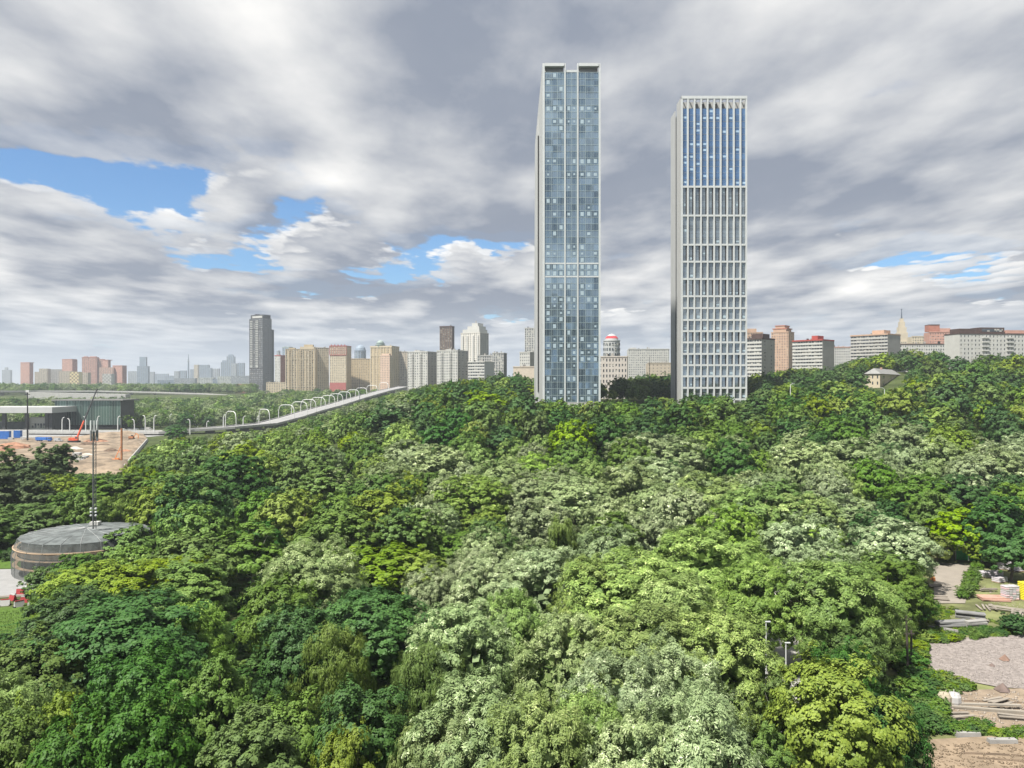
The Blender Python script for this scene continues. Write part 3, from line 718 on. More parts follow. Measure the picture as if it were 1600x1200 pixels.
def slab(label, A, C, Rr, ytop, Y, nc, ns, wall, sidem=None, glass=None, yaw=None, bands=False, cap=None, huts=(), balc=(), name='apartment_block', wf=.5, hf=.5, side_wf=.3, floors=3.0, depth=14, group=None):
    b = Bld(name, label, A, C, Rr, ytop, Y, yaw, depth=depth, group=group)
    nr = max(2, round((b.z1-b.z0)/floors))
    if bands: b.front(nc, nr, wf=.94, hf=.46, rec=.5, sill=.5)
    else: b.front(nc, nr, wf=wf, hf=hf)
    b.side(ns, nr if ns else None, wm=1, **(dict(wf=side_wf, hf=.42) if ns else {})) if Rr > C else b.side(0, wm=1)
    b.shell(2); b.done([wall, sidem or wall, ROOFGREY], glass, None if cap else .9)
    if cap:
        mb = MB(); mb.obox(b.o, b.u, (-b.n[0], -b.n[1]), -.25, b.L+.25, -.3, b.D, b.z1+.004, b.z1+cap[1]); b.part('roof_cap', mb, cap[0])
    for k, (f0, f1, h) in enumerate(huts):
        b.block('roof_hut', cap[0] if cap and k % 2 == 0 else wall, b.L*f0, b.L*f1, b.D*.25, b.D*.75, b.z1+(cap[1] if cap else 0)+.01, b.z1+(cap[1] if cap else 0)+h)
    vr = random.Random(int(A*10))
    for k in range(3):
        f = vr.uniform(.05, .9); hh = vr.uniform(.9, 2.4); q = b.L*f; b.block('roof_vent', PANELG if k else BLACK, q, q+vr.uniform(.6, 2.2), b.D*.3, b.D*.3+1.5, b.z1+.005, b.z1+(cap[1] if cap else .9)+hh)
    for f0, f1 in balc:                     # stacks of balconies
        mb = MB(); ch = (b.z1-b.z0)/nr
        for r in range(1, nr): mb.obox(b.o, b.u, b.n, b.L*f0, b.L*f1, 0.01, 1.1, b.z0+r*ch, b.z0+r*ch+1.1)
        b.part('balcony_stack', mb, wall, kind='stuff')
    return b

# ------------------------------------------------------------------ the glass tower
def glass_tower():
    Y0 = 384.0
    X = lambda px: (px-800)/FPX*Y0
    Z = lambda py: CAMZ-(py-600)/FPX*Y0
    x0, x1 = X(847.6), X(938.2); zt = Z(99.5); zb = gz(30, Y0)-1.0; DEP = 82
    t = thing('glass_tower', 'tallest tower, slim blue-green glass front between four pale vertical fins', 'skyscraper', ((x0+x1)/2, Y0+DEP/2, zb))
    inv = Matrix.Translation(-Vector(t.location))
    def part(name, mb, m, parent=None, kind=None):
        o = mb.build(name, m, None, kind=kind); o.parent = parent or t
        if parent is None: o.matrix_parent_inverse = inv
        return o
    roofz = Z(113)
    mb = MB(); mb.box(x0+.35, x1-.35, Y0+1.0, Y0+DEP, zb, roofz); part('core', mb, DARKW)
    # side walls, rising above the roof as a screen
    for nm, a, b_ in (('side_wall', x0, x0+.34), ('side_wall', x1-.34, x1)):
        mb = MB(); mb.box(a, b_, Y0+.3, Y0+DEP, zb, zt-.4); part(nm, mb, WHITE)
    # fins
    fins = [(847.6, 851.0), (881.8, 883.8), (901.7, 903.7), (935.6, 938.2)]
    for a, b_ in fins:
        mb = MB(); mb.box(X(a), X(b_), Y0-.55, Y0+.9, zb, zt); part('fin', mb, FRAME)
    for a, b_ in ((851.2, 881.4), (904.2, 935.2)):            # frames that close the two outer bays at the top
        mb = MB(); mb.box(X(a), X(b_), Y0-.9, Y0+.9, zt-1.5, zt-.003); part('top_beam', mb, FRAME)
        mb = MB(); mb.box(X(a), X(b_), Y0+4, Y0+4.4, roofz, zt-1.0); part('screen_wall', mb, GREYW)
        mb = MB(); mb.box(X(a), X(b_), Y0+.9, Y0+12, zt-.9, zt-.3); part('roof_slab', mb, GREYW)
        for k in range(3):
            w_ = (X(b_)-X(a))/3; q = X(a)+k*w_
            mb = MB(); mb.box(q+.5, q+w_-.5, Y0+3.7, Y0+3.99, zt-4.2, zt-2.6); part('roof_window', mb, BLIND)
    mb = MB(); mb.box(X(884.2), X(901.2), Y0-.2, Y0+.6, Z(113), Z(109.5)); part('middle_parapet', mb, FRAME)
    # bays of panes
    bays = [(851.2, 881.4, 3), (884.2, 901.2, 2), (904.2, 935.2, 3)]
    zlo, zhi = Z(628), Z(113); nfl = 50; fh = (zhi-zlo)/nfl
    r = random.Random(3); mesh = {}; blind = {}; rest = MB(); count = 0
    mull = MB()
    for f in range(nfl+1): mull.box(X(851.2), X(935.2), Y0-.16, Y0+.3, zlo+f*fh-.09, zlo+f*fh+.09)
    for bi, (a, b_, nc) in enumerate(bays):
        w_ = (X(b_)-X(a))/nc
        for c in range(nc+1): mull.box(X(a)+c*w_-.09, X(a)+c*w_+.09, Y0-.18, Y0+.28, zlo, zhi)
        for c in range(nc):
            cx_ = X(a)+c*w_
            mull.box(cx_+w_*.28-.04, cx_+w_*.28+.04, Y0-.14, Y0+.2, zlo, zhi); mull.box(cx_+w_*.76-.04, cx_+w_*.76+.04, Y0-.14, Y0+.2, zlo, zhi)
    part('mullions', mull, mat('steel_mullion', (.30, .37, .38), .45, .3, var=.05), kind='stuff')
    for bi, (a, b_, nc) in enumerate(bays):
        w_ = (X(b_)-X(a))/nc
        for v in range(2):
            q = MB(); q.box(-w_/2+.09, w_/2-.09, -.05, .05, -fh/2+.09, fh/2-.09); mesh[bi, v] = q.mesh('tower_pane', TOWER_GLASS if v else TOWER_GLASS_B)
        for v in range(3):
            q = MB(); hh = (.62, .42, .30)[v]; ww = (.46, .46, .30)[v]; q.box(-w_*ww/2, w_*ww/2, -.02, .02, -fh*hh/2, fh*hh/2); blind[bi, v] = q.mesh('tower_blind', BLIND)
        for c in range(nc):
            for f in range(nfl):
                cx = X(a)+(c+.5)*w_; cz = zlo+(f+.5)*fh
                belt = 19 <= f < 21
                lowdark = f < 15
                rot = (r.gauss(0, .005), 0, r.gauss(0, .007))
                if f >= nfl-(300//8):        # the upper 37 storeys pane by pane
                    o = link('pane', mesh[bi, 1 if r.random() < .6 else 0], t, loc=(cx, Y0+.02, cz), rot=rot); o.matrix_parent_inverse = inv; count += 1
                else:
                    a_, b2, e1, e2 = cx-w_/2+.09, cx+w_/2-.09, r.uniform(-.03, .03), r.uniform(-.03, .03)
                    rest.quad((a_, Y0-.05+e1, cz-fh/2+.09), (b2, Y0-.05-e1, cz-fh/2+.09), (b2, Y0-.05-e1+e2, cz+fh/2-.09), (a_, Y0-.05+e1+e2, cz+fh/2-.09))
                lightrow = (math.sin(f*2.3)+math.sin(f*.9+1)) > .35
                if r.random() < (.95 if belt else .72 if lightrow and f < 46 else .10):
                    o = link('window_blind', blind[bi, r.choice((0, 0, 1, 2)) if not belt else 0], t, loc=(cx+w_*.02, Y0-.10, cz+r.uniform(-.1, .2)), rot=(rot[0], 0, rot[2])); o.matrix_parent_inverse = inv
    part('lower_panes', rest, TOWER_GLASS_B, kind='stuff')
    mb = MB(); mb.box(X(851.2), X(935.2), Y0-.24, Y0+.1, zlo+19*fh-.35, zlo+19*fh+.35); mb.box(X(851.2), X(935.2), Y0-.24, Y0+.1, zlo+21*fh-.35, zlo+21*fh+.35); part('belt', mb, FRAME)
    mb = MB(); mb.box(x0+.4, x1-.4, Y0-.1, Y0+.9, zb, zlo); part('plinth', mb, GREYW)
    # lower wing against the left flank, with a black strip painting the slit's shade
    wx = (837.2-800)/FPX*432; wz = CAMZ-(197-600)/FPX*432
    mb = MB(); mb.hexa([(wx, 432, zb), (x0-.02, 432, zb), (x0-.02, Y0+DEP, zb), (wx, Y0+DEP, zb), (wx+.5, 432, wz), (x0-.02, 432, wz+6), (x0-.02, Y0+DEP, wz+6), (wx+.5, Y0+DEP, wz)]); part('side_wing', mb, WHITE)
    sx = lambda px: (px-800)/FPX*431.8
    mb = MB(); mb.box(sx(840.2), sx(841.9), 431.6, 432.1, CAMZ-(612-600)/FPX*431.8, CAMZ-(212-600)/FPX*431.8); part('slit_shade', mb, BLACK)
    return t
glass_tower()

# ------------------------------------------------------------------ the white-framed tower
def framed_tower():
    Y0 = 421.0
    X = lambda px: (px-800)/FPX*Y0
    Z = lambda py: CAMZ-(py-600)/FPX*Y0
    x0, x1 = X(1064.3), X(1167); zt = Z(151); zb = gz(110, Y0)-1.0; DEP = 27.0
    t = thing('framed_tower', 'second tower with white grid frame and deep blue glass top', 'skyscraper', ((x0+x1)/2, Y0+DEP/2, zb))
    inv = Matrix.Translation(-Vector(t.location))
    def part(name, mb, m, parent=None, kind=None):
        o = mb.build(name, m, None, kind=kind); o.parent = parent or t
        if parent is None: o.matrix_parent_inverse = inv
        return o
    roofz = Z(168)
    mb = MB(); mb.box(x0+.4, x1-.4, Y0+1.4, Y0+DEP, zb, roofz); part('core', mb, DARKW)
    mb = MB(); mb.box(x0, x0+.39, Y0+.75, Y0+11.6, zb, zt-.2); part('side_wall', mb, WHITE)
    mb = MB(); mb.box(x0-.15, x0+.3, Y0+15.5, Y0+DEP, zb, zt-2.5); part('side_wall', mb, WHITE)
    mb = MB(); mb.box(x0+1.2, x0+1.4, Y0+11.6, Y0+15.5, zb, zt-8); part('side_recess', mb, GREYW)
    mb = MB(); mb.box(x1-.39, x1, Y0+.75, Y0+DEP, zb, zt-.2); part('side_wall', mb, WHITE)
    for q in (3.6, 7.6):
        mb = MB(); mb.box(x0-.22, x0-.005, Y0+q, Y0+q+.5, zb, zt-.6); part('side_rib', mb, GREYW)
    # ten bays
    n = 10; cw = (x1-x0)/n; pw = .82
    for k in range(n+1):
        cx = x0+k*cw; a, b_ = (cx, cx+pw) if k == 0 else (cx-pw, cx) if k == n else (cx-pw/2, cx+pw/2)
        mb = MB(); mb.box(a, b_, Y0-.55, Y0+.75, zb, zt); part('pier', mb, FRAME)
    mb = MB(); mb.box(x0, x1, Y0-.6, Y0+.8, zt-1.3, zt+.25); part('top_beam', mb, FRAME)
    mb = MB(); mb.box(x0+.5, x1-.5, Y0+4.5, Y0+5, roofz, zt-1.4); part('screen_wall', mb, GREYW)
    for k in range(2, 7):
        mb = MB(); mb.box(x0+k*cw+.7, x0+(k+1)*cw-.7, Y0+4.2, Y0+4.45, Z(169), Z(158)); part('louvre', mb, BLACK)
    for k in range(n):
        mb = MB(); mb.box(x0+k*cw+cw/2-.18, x0+k*cw+cw/2+.18, Y0+.8, Y0+9, zt-.9, zt-.2); part('roof_beam', mb, FRAME)
    rows = [292, 337, 382.5, 409, 436, 463, 481.5, 500, 517.5, 535, 553, 570.6, 588, 606, 624]
    for py in rows:
        mb = MB(); mb.box(x0+pw, x1-pw, Y0-.42, Y0+.75, Z(py)-.5, Z(py)+.5)
        part('band', mb, FRAME)
    r = random.Random(8); fh = 3.3
    # blue top: pane by pane
    zl, zh = Z(290)+.05, Z(169); nf = 12; h = (zh-zl)/nf
    q = MB(); gw = cw-pw; q.box(-gw*.42, gw*.42, -.05, .05, -h/2+.07, h/2-.07); pm = q.mesh('blue_pane', BLUE_GLASS)
    q = MB(); q.box(-gw*.36, gw*.36, -.02, .02, -.55, .55); bm_ = q.mesh('blue_blind', mat('pale_blue_blind', (.30, .42, .55), .3, var=.1, spec=.6))
    tr = MB()
    for k in range(n):
        cx = x0+(k+.5)*cw
        mb = MB(); mb.box(cx-gw/2, cx-gw*.34, Y0+.28, Y0+.5, zl, zh); part('dark_panel', mb, mat_cache('dark_blue_panel', (.02, .04, .09)))
        for f in range(nf):
            o = link('pane', pm, t, loc=(cx+gw*.08, Y0+.6, zl+(f+.5)*h), rot=(r.gauss(0, .005), 0, r.gauss(0, .012))); o.matrix_parent_inverse = inv
            tr.box(cx-gw/2, cx+gw/2, Y0+.45, Y0+.66, zl+f*h-.06, zl+f*h+.06)
            if r.random() < .22: o = link('window_blind', bm_, t, loc=(cx+gw*.08, Y0+.51, zl+(f+.5)*h+r.uniform(-.4, .4))); o.matrix_parent_inverse = inv
    # framed cells below
    for i in range(len(rows)-1):
        za, zz = Z(rows[i+1])+.5, Z(rows[i])-.5; H = zz-za; left = i % 2 == 1 or i == 6
        q = MB(); q.box(-gw*.39, gw*.39, -.05, .05, -H/2, H/2); pm = q.mesh('framed_pane', GREY_GLASS)
        q = MB(); q.box(-gw*.11, gw*.11, -.05, .05, -H/2, H/2); dm = q.mesh('framed_dark_panel', BLACK)
        s_ = -1 if left else 1; nfl = max(2, round(H/fh))
        for k in range(n):
            cx = x0+(k+.5)*cw
            o = link('pane', pm, t, loc=(cx-s_*gw*.11, Y0+.62, (za+zz)/2), rot=(r.gauss(0, .004), 0, r.gauss(0, .012))); o.matrix_parent_inverse = inv
            o = link('dark_panel', dm, t, loc=(cx+s_*gw*.39, Y0+.45, (za+zz)/2)); o.matrix_parent_inverse = inv
            for f in range(1, nfl): tr.box(cx-gw/2, cx+gw/2, Y0+.48, Y0+.68, za+f*H/nfl-.07, za+f*H/nfl+.07)
            if r.random() < .45:
                hh = r.uniform(.5, 1.4); zc = za+(r.randrange(nfl)+.5)*H/nfl
                q = MB(); q.box(-gw*.34, gw*.34, -.02, .02, -hh/2, hh/2)
                o = link('window_blind', q.mesh('framed_blind', BLIND), t, loc=(cx-s_*gw*.11, Y0+.53, zc)); o.matrix_parent_inverse = inv
    part('transoms', tr, mat('grey_transom', (.22, .24, .25), .5, var=.05), kind='stuff')
    mb = MB(); mb.box(x0+.4, x1-.4, Y0+.3, Y0+1.3, zb, Z(624)-.62); part('plinth', mb, GREYW)
_mc = {}
def mat_cache(name, col, **k):
    if name not in _mc: _mc[name] = mat(name, col, **k)
    return _mc[name]
framed_tower()

# ------------------------------------------------------------------ dark tower at the left
b = Bld('dark_tower', 'dark charcoal high-rise standing alone left of the beige apartment blocks', 389.5, 410.5, 424.5, 497, 1540, yaw=.55, cat='high-rise')
b.front(7, 36, wf=.5, hf=.62, sill=.3, skip=lambda c, r: False); b.side(4, 36, wf=.25, hf=.4, wm=1); b.shell(2)
b.done([DARKW, mat('slate_cladding', (.15, .155, .165), .6, var=.1), ROOFGREY], mat_glass('bright_window_glass', (.22, .24, .26), .1, .2, (2.6, 2.6, 3.4), .6, (.5, .5, .48), .2))
b.block('crown_storey', DARKW, 2, b.L-1, 2, b.D-2, b.z1, b.z1+7.5); b.block('crown_window', PANELW, 7, b.L-4, 1.8, 2.0, b.z1+1.2, b.z1+5)
b.block('roof_hut', BLACK, 9, 16, 6, 14, b.z1+7.5, b.z1+9.5)
for f0, f1 in ((.06, .24), (.46, .66)):
    for k in range(4): b.block('window_column', mat_cache('pale_window_grid', (.40, .41, .40)), b.L*(f0+(f1-f0)*k/4)+.25, b.L*(f0+(f1-f0)*(k+1)/4)-.25, -.3, -.01, b.z0+(b.z1-b.z0)*.33+2, b.z1-4)  # pale window strips, their own colour
    for k in range(26): b.block('floor_band', BLACK, b.L*f0-.2, b.L*f1+.2, -.45, -.31, b.z1-4-k*3.6, b.z1-4-k*3.6+1.2)
mb = MB(); p0 = b.P; mb.obox(b.P, b.su, b.sn, b.D*.62, b.D+6, -9, -.02 , b.z0, b.z1-24*.9); b.part('side_wing', mb, DARKW)
for f in (.33, .85): b.block('belt', BLACK, -.2, b.L+.2, -.35, -.01, b.z0+(b.z1-b.z0)*f, b.z0+(b.z1-b.z0)*f+1.6)

# ------------------------------------------------------------------ the beige and red blocks
slab('red-trimmed block of flats half hidden behind the beige podium', 429, 438, 446, 556, 1512, 4, 3, PANELW, BRICKR, cap=(REDROOF, 1.5), yaw=.5)
slab('distant grey glazed block behind the red-trimmed flats', 441, 452, 458, 543, 2100, 3, 2, BLUEGREY, cap=(COPPER, 2), yaw=.4)
slab('lowest grey block peeping between the dark tower and red-trimmed flats', 432, 436, 438, 549, 2170, 2, 1, FARGREY, yaw=.4)
slab('low cream podium building at the foot of the dark tower', 416, 446, 446, 598, 1414, 8, 0, CREAM2, hf=.45)
b = slab('broad beige block of flats with stepped roof', 446, 493, 493, 546, 1400, 14, 0, CREAM, wf=.62, hf=.62, balc=((.12, .2), (.45, .55), (.8, .88)), floors=3.1, depth=22)
b.block('roof_storey', CREAM2, b.L*.48, b.L*.95, 1, 14, b.z1+.01, b.z1+5); b.block('roof_storey', CREAM, b.L*.6, b.L*.9, 3, 12, b.z1+5.01, b.z1+9); b.block('cornice', CREAM2, -.6, b.L+.6, -.7, -.01, b.z1-18, b.z1-16.9); b.block('cornice', CREAM2, -.6, b.L+.6, -.7, -.01, b.z0+12, b.z0+13); b.block('roof_storey', CREAM, b.L*.1, b.L*.3, 2, 12, b.z1+.01, b.z1+3)
for k in range(11): b.block('pilaster', CREAM2, b.L*k/10.5, b.L*k/10.5+1.3, -.9, -.01, b.z0, b.z1-2)
slab('beige wing angled back behind the broad stepped block', 490, 514, 514, 544, 1425, 8, 0, CREAM2, wf=.45, yaw=-.5, depth=18, floors=3.1)
b = slab('cream block of flats with dull red upper storeys', 515, 541, 549, 541, 1386, 8, 3, CREAM2, CREAM, wf=.42, hf=.5, yaw=.12, cap=(REDROOF, 1.4))
nb = 8
for k in range(nb+1): b.block('red_pier', REDROOF, b.L*k/nb-.45, b.L*k/nb+.45, -.5, -.01, b.z1-15, b.z1)
b.block('red_base', mat_cache('red_panel', (.32, .10, .09)), .2, b.L-.2, -.6, -.02, b.z0, CAMZ-(598-600)/FPX*1386); b.block('red_spandrel', REDROOF, 0, b.L, -.8, -.52, b.z1-16.4, b.z1-15.2)
for k in range(5): b.block('roof_pinnacle', REDROOF, b.L*(k+.5)/5-.6, b.L*(k+.5)/5+.6, .2, 1.4, b.z1+1.41, b.z1+3.4)
slab('plain beige link wing between the red-topped flats and the domed block', 549, 580, 580, 561, 1442, 11, 0, CREAM, wf=.4)
b = slab('beige block carrying a tiered grey-green dome', 579, 612, 624, 541, 1379, 10, 4, CREAM, CREAM, wf=.42, yaw=.25, floors=3.1)
for k in range(7): b.block('pilaster', CREAM2, b.L*k/6.5, b.L*k/6.5+1.4, -.7, -.01, b.z0, b.z1-2.1)
b.block('cornice', CREAM2, -.7, b.L+.7, -.8, -.01, b.z1-2, b.z1+.8); b.block('cornice', CREAM2, -.7, b.L+.7, -.6, -.01, b.z1-17, b.z1-16)
mb = MB(); cc = b.at(b.L*.38, 8, 0)[:2]; z = b.z1
mb.lathe(cc, [(9, z-1), (9, z+2.4), (9.8, z+2.6), (9.8, z+3.1), (7.6, z+3.2), (7.6, z+5.4), (8.2, z+5.6), (8.2, z+6), (6.2, z+6.2), (6, z+8), (4.6, z+10), (2.2, z+11.2), (.1, z+11.5)], 20); b.part('tiered_dome', mb, COPPER)
b = slab('slim pinkish block standing proud before the domed block', 594, 609, 614, 556, 1358, 6, 2, PINKB, CREAM, wf=.4, yaw=.3)
b.block('roof_storey', PINKB, 2, b.L-2, 2, 9, b.z1+.01, b.z1+4)
slab('short beige end wing right of the domed block', 622, 638, 638, 550, 1414, 5, 0, TAN, wf=.5)
b = Bld('round_tower', 'distant round grey-green tower with a domed roof', 553, 571, 571, 548, 2100, depth=22, cat='tower')
mb = MB(); cc = b.at(b.L/2, 11, 0)[:2]; z = b.z1; rr = b.L/2
mb.lathe(cc, [(rr, b.z0), (rr, z), (rr*1.06, z+.1), (rr*1.06, z+1), (rr*.95, z+1.2), (rr*.85, z+8), (rr*.6, z+13), (rr*.3, z+16), (.1, z+17)], 24); b.part('shaft', mb, BLUEGREY)
for k in range(7):
    an = math.pi+math.pi*(k+.5)/7; mb = MB(); mb.box(-.9, .9, -.3, .3, z-24, z-2, rz=0); o = b.part('glass_strip', mb, FLAT_GLASS); o.matrix_parent_inverse = Matrix.Translation(-Vector(b.root.location)) @ Matrix.Translation((cc[0]+math.cos(an)*rr, cc[1]+math.sin(an)*rr, 0)) @ Matrix.Rotation(an+math.pi/2, 4, 'Z')
# ------------------------------------------------------------------ centre
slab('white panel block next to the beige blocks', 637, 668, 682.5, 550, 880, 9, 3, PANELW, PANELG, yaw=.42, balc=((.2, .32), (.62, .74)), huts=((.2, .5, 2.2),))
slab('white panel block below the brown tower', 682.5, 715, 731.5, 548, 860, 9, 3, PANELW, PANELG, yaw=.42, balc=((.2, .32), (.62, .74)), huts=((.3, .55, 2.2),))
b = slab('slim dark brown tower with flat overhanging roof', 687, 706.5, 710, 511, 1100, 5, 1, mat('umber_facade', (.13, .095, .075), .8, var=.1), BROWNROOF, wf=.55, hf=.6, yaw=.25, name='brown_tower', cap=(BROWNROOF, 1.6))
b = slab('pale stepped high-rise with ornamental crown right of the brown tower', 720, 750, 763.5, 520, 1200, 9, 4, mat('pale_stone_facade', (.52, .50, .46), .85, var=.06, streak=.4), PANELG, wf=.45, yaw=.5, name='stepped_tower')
b.block('crown_storey', PANELW, b.L*.08, b.L*.95, 1, b.D-1, b.z1+.9, b.z1+6); b.block('crown_storey', PANELW, b.L*.3, b.L*.9, 3, b.D-3, b.z1+6.01, b.z1+11); b.block('crown_storey', PANELW, b.L*.5, b.L*.8, 5, b.D-5, b.z1+11.01, b.z1+16); b.block('finial', PANELG, b.L*.63, b.L*.67, 8, 9, b.z1+16.01, b.z1+20)
for f in (.1, .35, .65, .9): b.block('bay_window', PANELW, b.L*f-1.4, b.L*f+1.4, -1.2, -.01, b.z0, b.z1-4)
slab('dark block with white vertical stripes, lower left part', 746, 771, 771, 556, 880, 9, 0, PANELW, wf=.55, hf=.8)
slab('dark block with white vertical stripes', 769, 787, 792, 552, 870, 7, 2, PANELW, DARKW, wf=.6, hf=.85, yaw=.2)
slab('low white block below the stepped high-rise', 731, 757, 772, 566, 800, 7, 0, PANELW, WHITE, yaw=.5, bands=True)
slab('black and white striped tower half behind the glass tower', 820, 836, 845, 513, 1000, 6, 2, PANELW, DARKW, wf=.6, hf=.8, yaw=.3, name='striped_tower')
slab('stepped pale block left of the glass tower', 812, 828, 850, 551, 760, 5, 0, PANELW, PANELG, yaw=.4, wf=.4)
slab('blank tan gabled end of a low block left of the glass tower', 802, 836, 850, 574, 640, 3, 0, mat('sand_panel', (.46, .40, .33), .9, var=.05), wf=.05, hf=.1, yaw=.2)
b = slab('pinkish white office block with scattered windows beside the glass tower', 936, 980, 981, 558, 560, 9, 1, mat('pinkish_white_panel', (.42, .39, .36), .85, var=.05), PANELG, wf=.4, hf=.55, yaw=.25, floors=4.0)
b = Bld('domed_turret', 'white round turret with red dome beside the glass tower', 944, 970, 970, 531, 750, depth=16, cat='tower')
mb = MB(); cc = b.at(b.L/2, 8, 0)[:2]; z = b.z1; rr = b.L/2
mb.lathe(cc, [(rr, b.z0), (rr, z-1.2), (rr*1.05, z-1.1), (rr*1.05, z-.2), (rr*.82, z), (rr*.8, z+1.6)], 24); b.part('drum', mb, WHITE)
mb = MB(); mb.lathe(cc, [(rr*.8, z+1.61), (rr*.74, z+2.6), (rr*.56, z+4.2)], 24); b.part('red_dome', mb, mat_cache('red_tile', (.38, .05, .06)))
mb = MB(); mb.lathe(cc, [(rr*.56, z+4.21), (rr*.35, z+5.6), (.1, z+6.6)], 20); b.part('dome_cap', mb, WHITE)
for k in range(9):
    an = math.pi+math.pi*(k+.5)/9
    for h in (4, 9, 14):
        mb = MB(); mb.box(-.75, .75, -.3, .3, z-h-1.2, z-h+1.2); o = b.part('window', mb, FLAT_GLASS); o.matrix_parent_inverse = Matrix.Translation(-Vector(b.root.location)) @ Matrix.Translation((cc[0]+math.cos(an)*rr, cc[1]+math.sin(an)*rr, 0)) @ Matrix.Rotation(an+math.pi/2, 4, 'Z')
slab('long pale block seen between the two towers', 982, 1046, 1046, 546, 950, 22, 0, PANELW, wf=.45, depth=16, huts=((.05, .2, 2.5),))
slab('low tan roof block between the two towers', 1012, 1048, 1048, 568, 800, 6, 0, TAN, wf=.3, hf=.3)
# ------------------------------------------------------------------ right-hand slabs
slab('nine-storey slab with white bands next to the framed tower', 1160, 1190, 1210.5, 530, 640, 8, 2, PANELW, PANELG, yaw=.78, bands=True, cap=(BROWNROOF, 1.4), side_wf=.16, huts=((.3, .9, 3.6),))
b = slab('orange brick stepped high-rise, part beside the framed tower', 1160, 1192, 1192, 520, 900, 8, 0, ORANGE, wf=.4); b.block('roof_storey', ORANGE, b.L*.1, b.L*.7, 1, 9, b.z1+.9, b.z1+5)
b = slab('orange brick stepped high-rise with red roof tiers', 1205, 1232, 1241, 519, 880, 7, 3, ORANGE, mat('pale_orange_brick', (.45, .31, .21), .9), wf=.4, yaw=.7)
b.block('roof_storey', ORANGE, b.L*.1, b.L*.85, 1, b.D-1, b.z1+.9, b.z1+4); b.block('roof_tier', BRICKR, b.L*.05, b.L*.9, .6, b.D, b.z1+4.01, b.z1+5); b.block('roof_storey', ORANGE, b.L*.2, b.L*.75, 2, b.D-2, b.z1+5.01, b.z1+7.5); b.block('roof_tier', BRICKR, b.L*.18, b.L*.78, 1.6, b.D-1, b.z1+7.51, b.z1+8.4)
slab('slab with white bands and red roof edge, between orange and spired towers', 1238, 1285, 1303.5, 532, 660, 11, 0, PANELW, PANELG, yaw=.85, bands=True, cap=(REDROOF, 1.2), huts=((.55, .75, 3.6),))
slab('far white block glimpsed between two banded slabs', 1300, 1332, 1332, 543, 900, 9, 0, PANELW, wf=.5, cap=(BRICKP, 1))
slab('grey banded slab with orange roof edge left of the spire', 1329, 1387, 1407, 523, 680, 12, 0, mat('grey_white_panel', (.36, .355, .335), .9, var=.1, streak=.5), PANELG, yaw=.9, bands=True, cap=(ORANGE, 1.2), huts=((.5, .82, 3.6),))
b = Bld('spired_tower', 'pale stone tower tapering to a thin dark spire', 1404.5, 1420, 1420, 533, 1400, depth=20, cat='tower')
b.front(5, 14, wf=.4, hf=.5); b.side(0); b.shell(2); b.done([CREAM2, CREAM2, CREAM2])
for k, (f, h0, h1) in enumerate(((.9, 0, 16), (.72, 16, 26), (.5, 26, 36), (.3, 36, 42))): b.block('upper_storey', CREAM2, b.L*(1-f)/2, b.L*(1+f)/2, 10-9*f, 10+9*f, b.z1+h0+.02, b.z1+h1)
mb = MB(); cc = b.at(b.L/2, 10, 0); mb.tube([(cc[0], cc[1], b.z1+41), (cc[0], cc[1], b.z1+48), (cc[0], cc[1], b.z1+59)], [1.7, 1.0, .35], 8); b.part('spire', mb, mat_cache('dark_spire', (.06, .075, .1)))
mb = MB(); mb.lathe(cc[:2], [(.1, b.z1+57), (1.5, b.z1+58.4), (.1, b.z1+60)], 8); b.part('star', mb, mat_cache('dark_spire', (.06, .075, .1)))
slab('cream block right of the spired tower', 1425, 1456, 1456, 526, 950, 8, 0, CREAM2, wf=.45)
b = slab('red brick terraced block stepping down beside the long white slab', 1452, 1500, 1500, 519, 850, 12, 0, BRICKP, wf=.45, hf=.4)
b.block('roof_storey', BRICKR, 0, b.L*.34, 0, 12, b.z1+.9, b.z1+8); b.block('roof_storey', BRICKP, b.L*.1, b.L*.7, 1, 12, b.z1+.92, b.z1+4.5); b.block('roof_tier', BROWNROOF, 0, b.L*.34, -.3, 12, b.z1+8.01, b.z1+8.8)
slab('long low white block below the red brick terrace', 1406, 1502, 1502, 538, 700, 26, 0, PANELW, wf=.5, cap=(BROWNROOF, .8), depth=14)
b = slab('long white slab running off at the right edge', 1499, 1645, 1645, 523, 560, 26, 0, PANELW, wf=.32, hf=.5, yaw=-.12, balc=((.24, .31), (.5, .57), (.75, .82)), cap=(BROWNROOF, .7), depth=16)
b.block('penthouse', BROWNROOF, b.L*.02, b.L*.2, 2, 12, b.z1+.71, b.z1+4); b.block('penthouse', BROWNROOF, b.L*.24, b.L*.5, 2, 12, b.z1+.71, b.z1+5); b.block('penthouse', BRICKP, b.L*.52, b.L*.8, 2, 12, b.z1+.71, b.z1+3.2); b.block('roof_window', FLAT_GLASS, b.L*.26, b.L*.48, 1.9, 1.99, b.z1+2, b.z1+4)
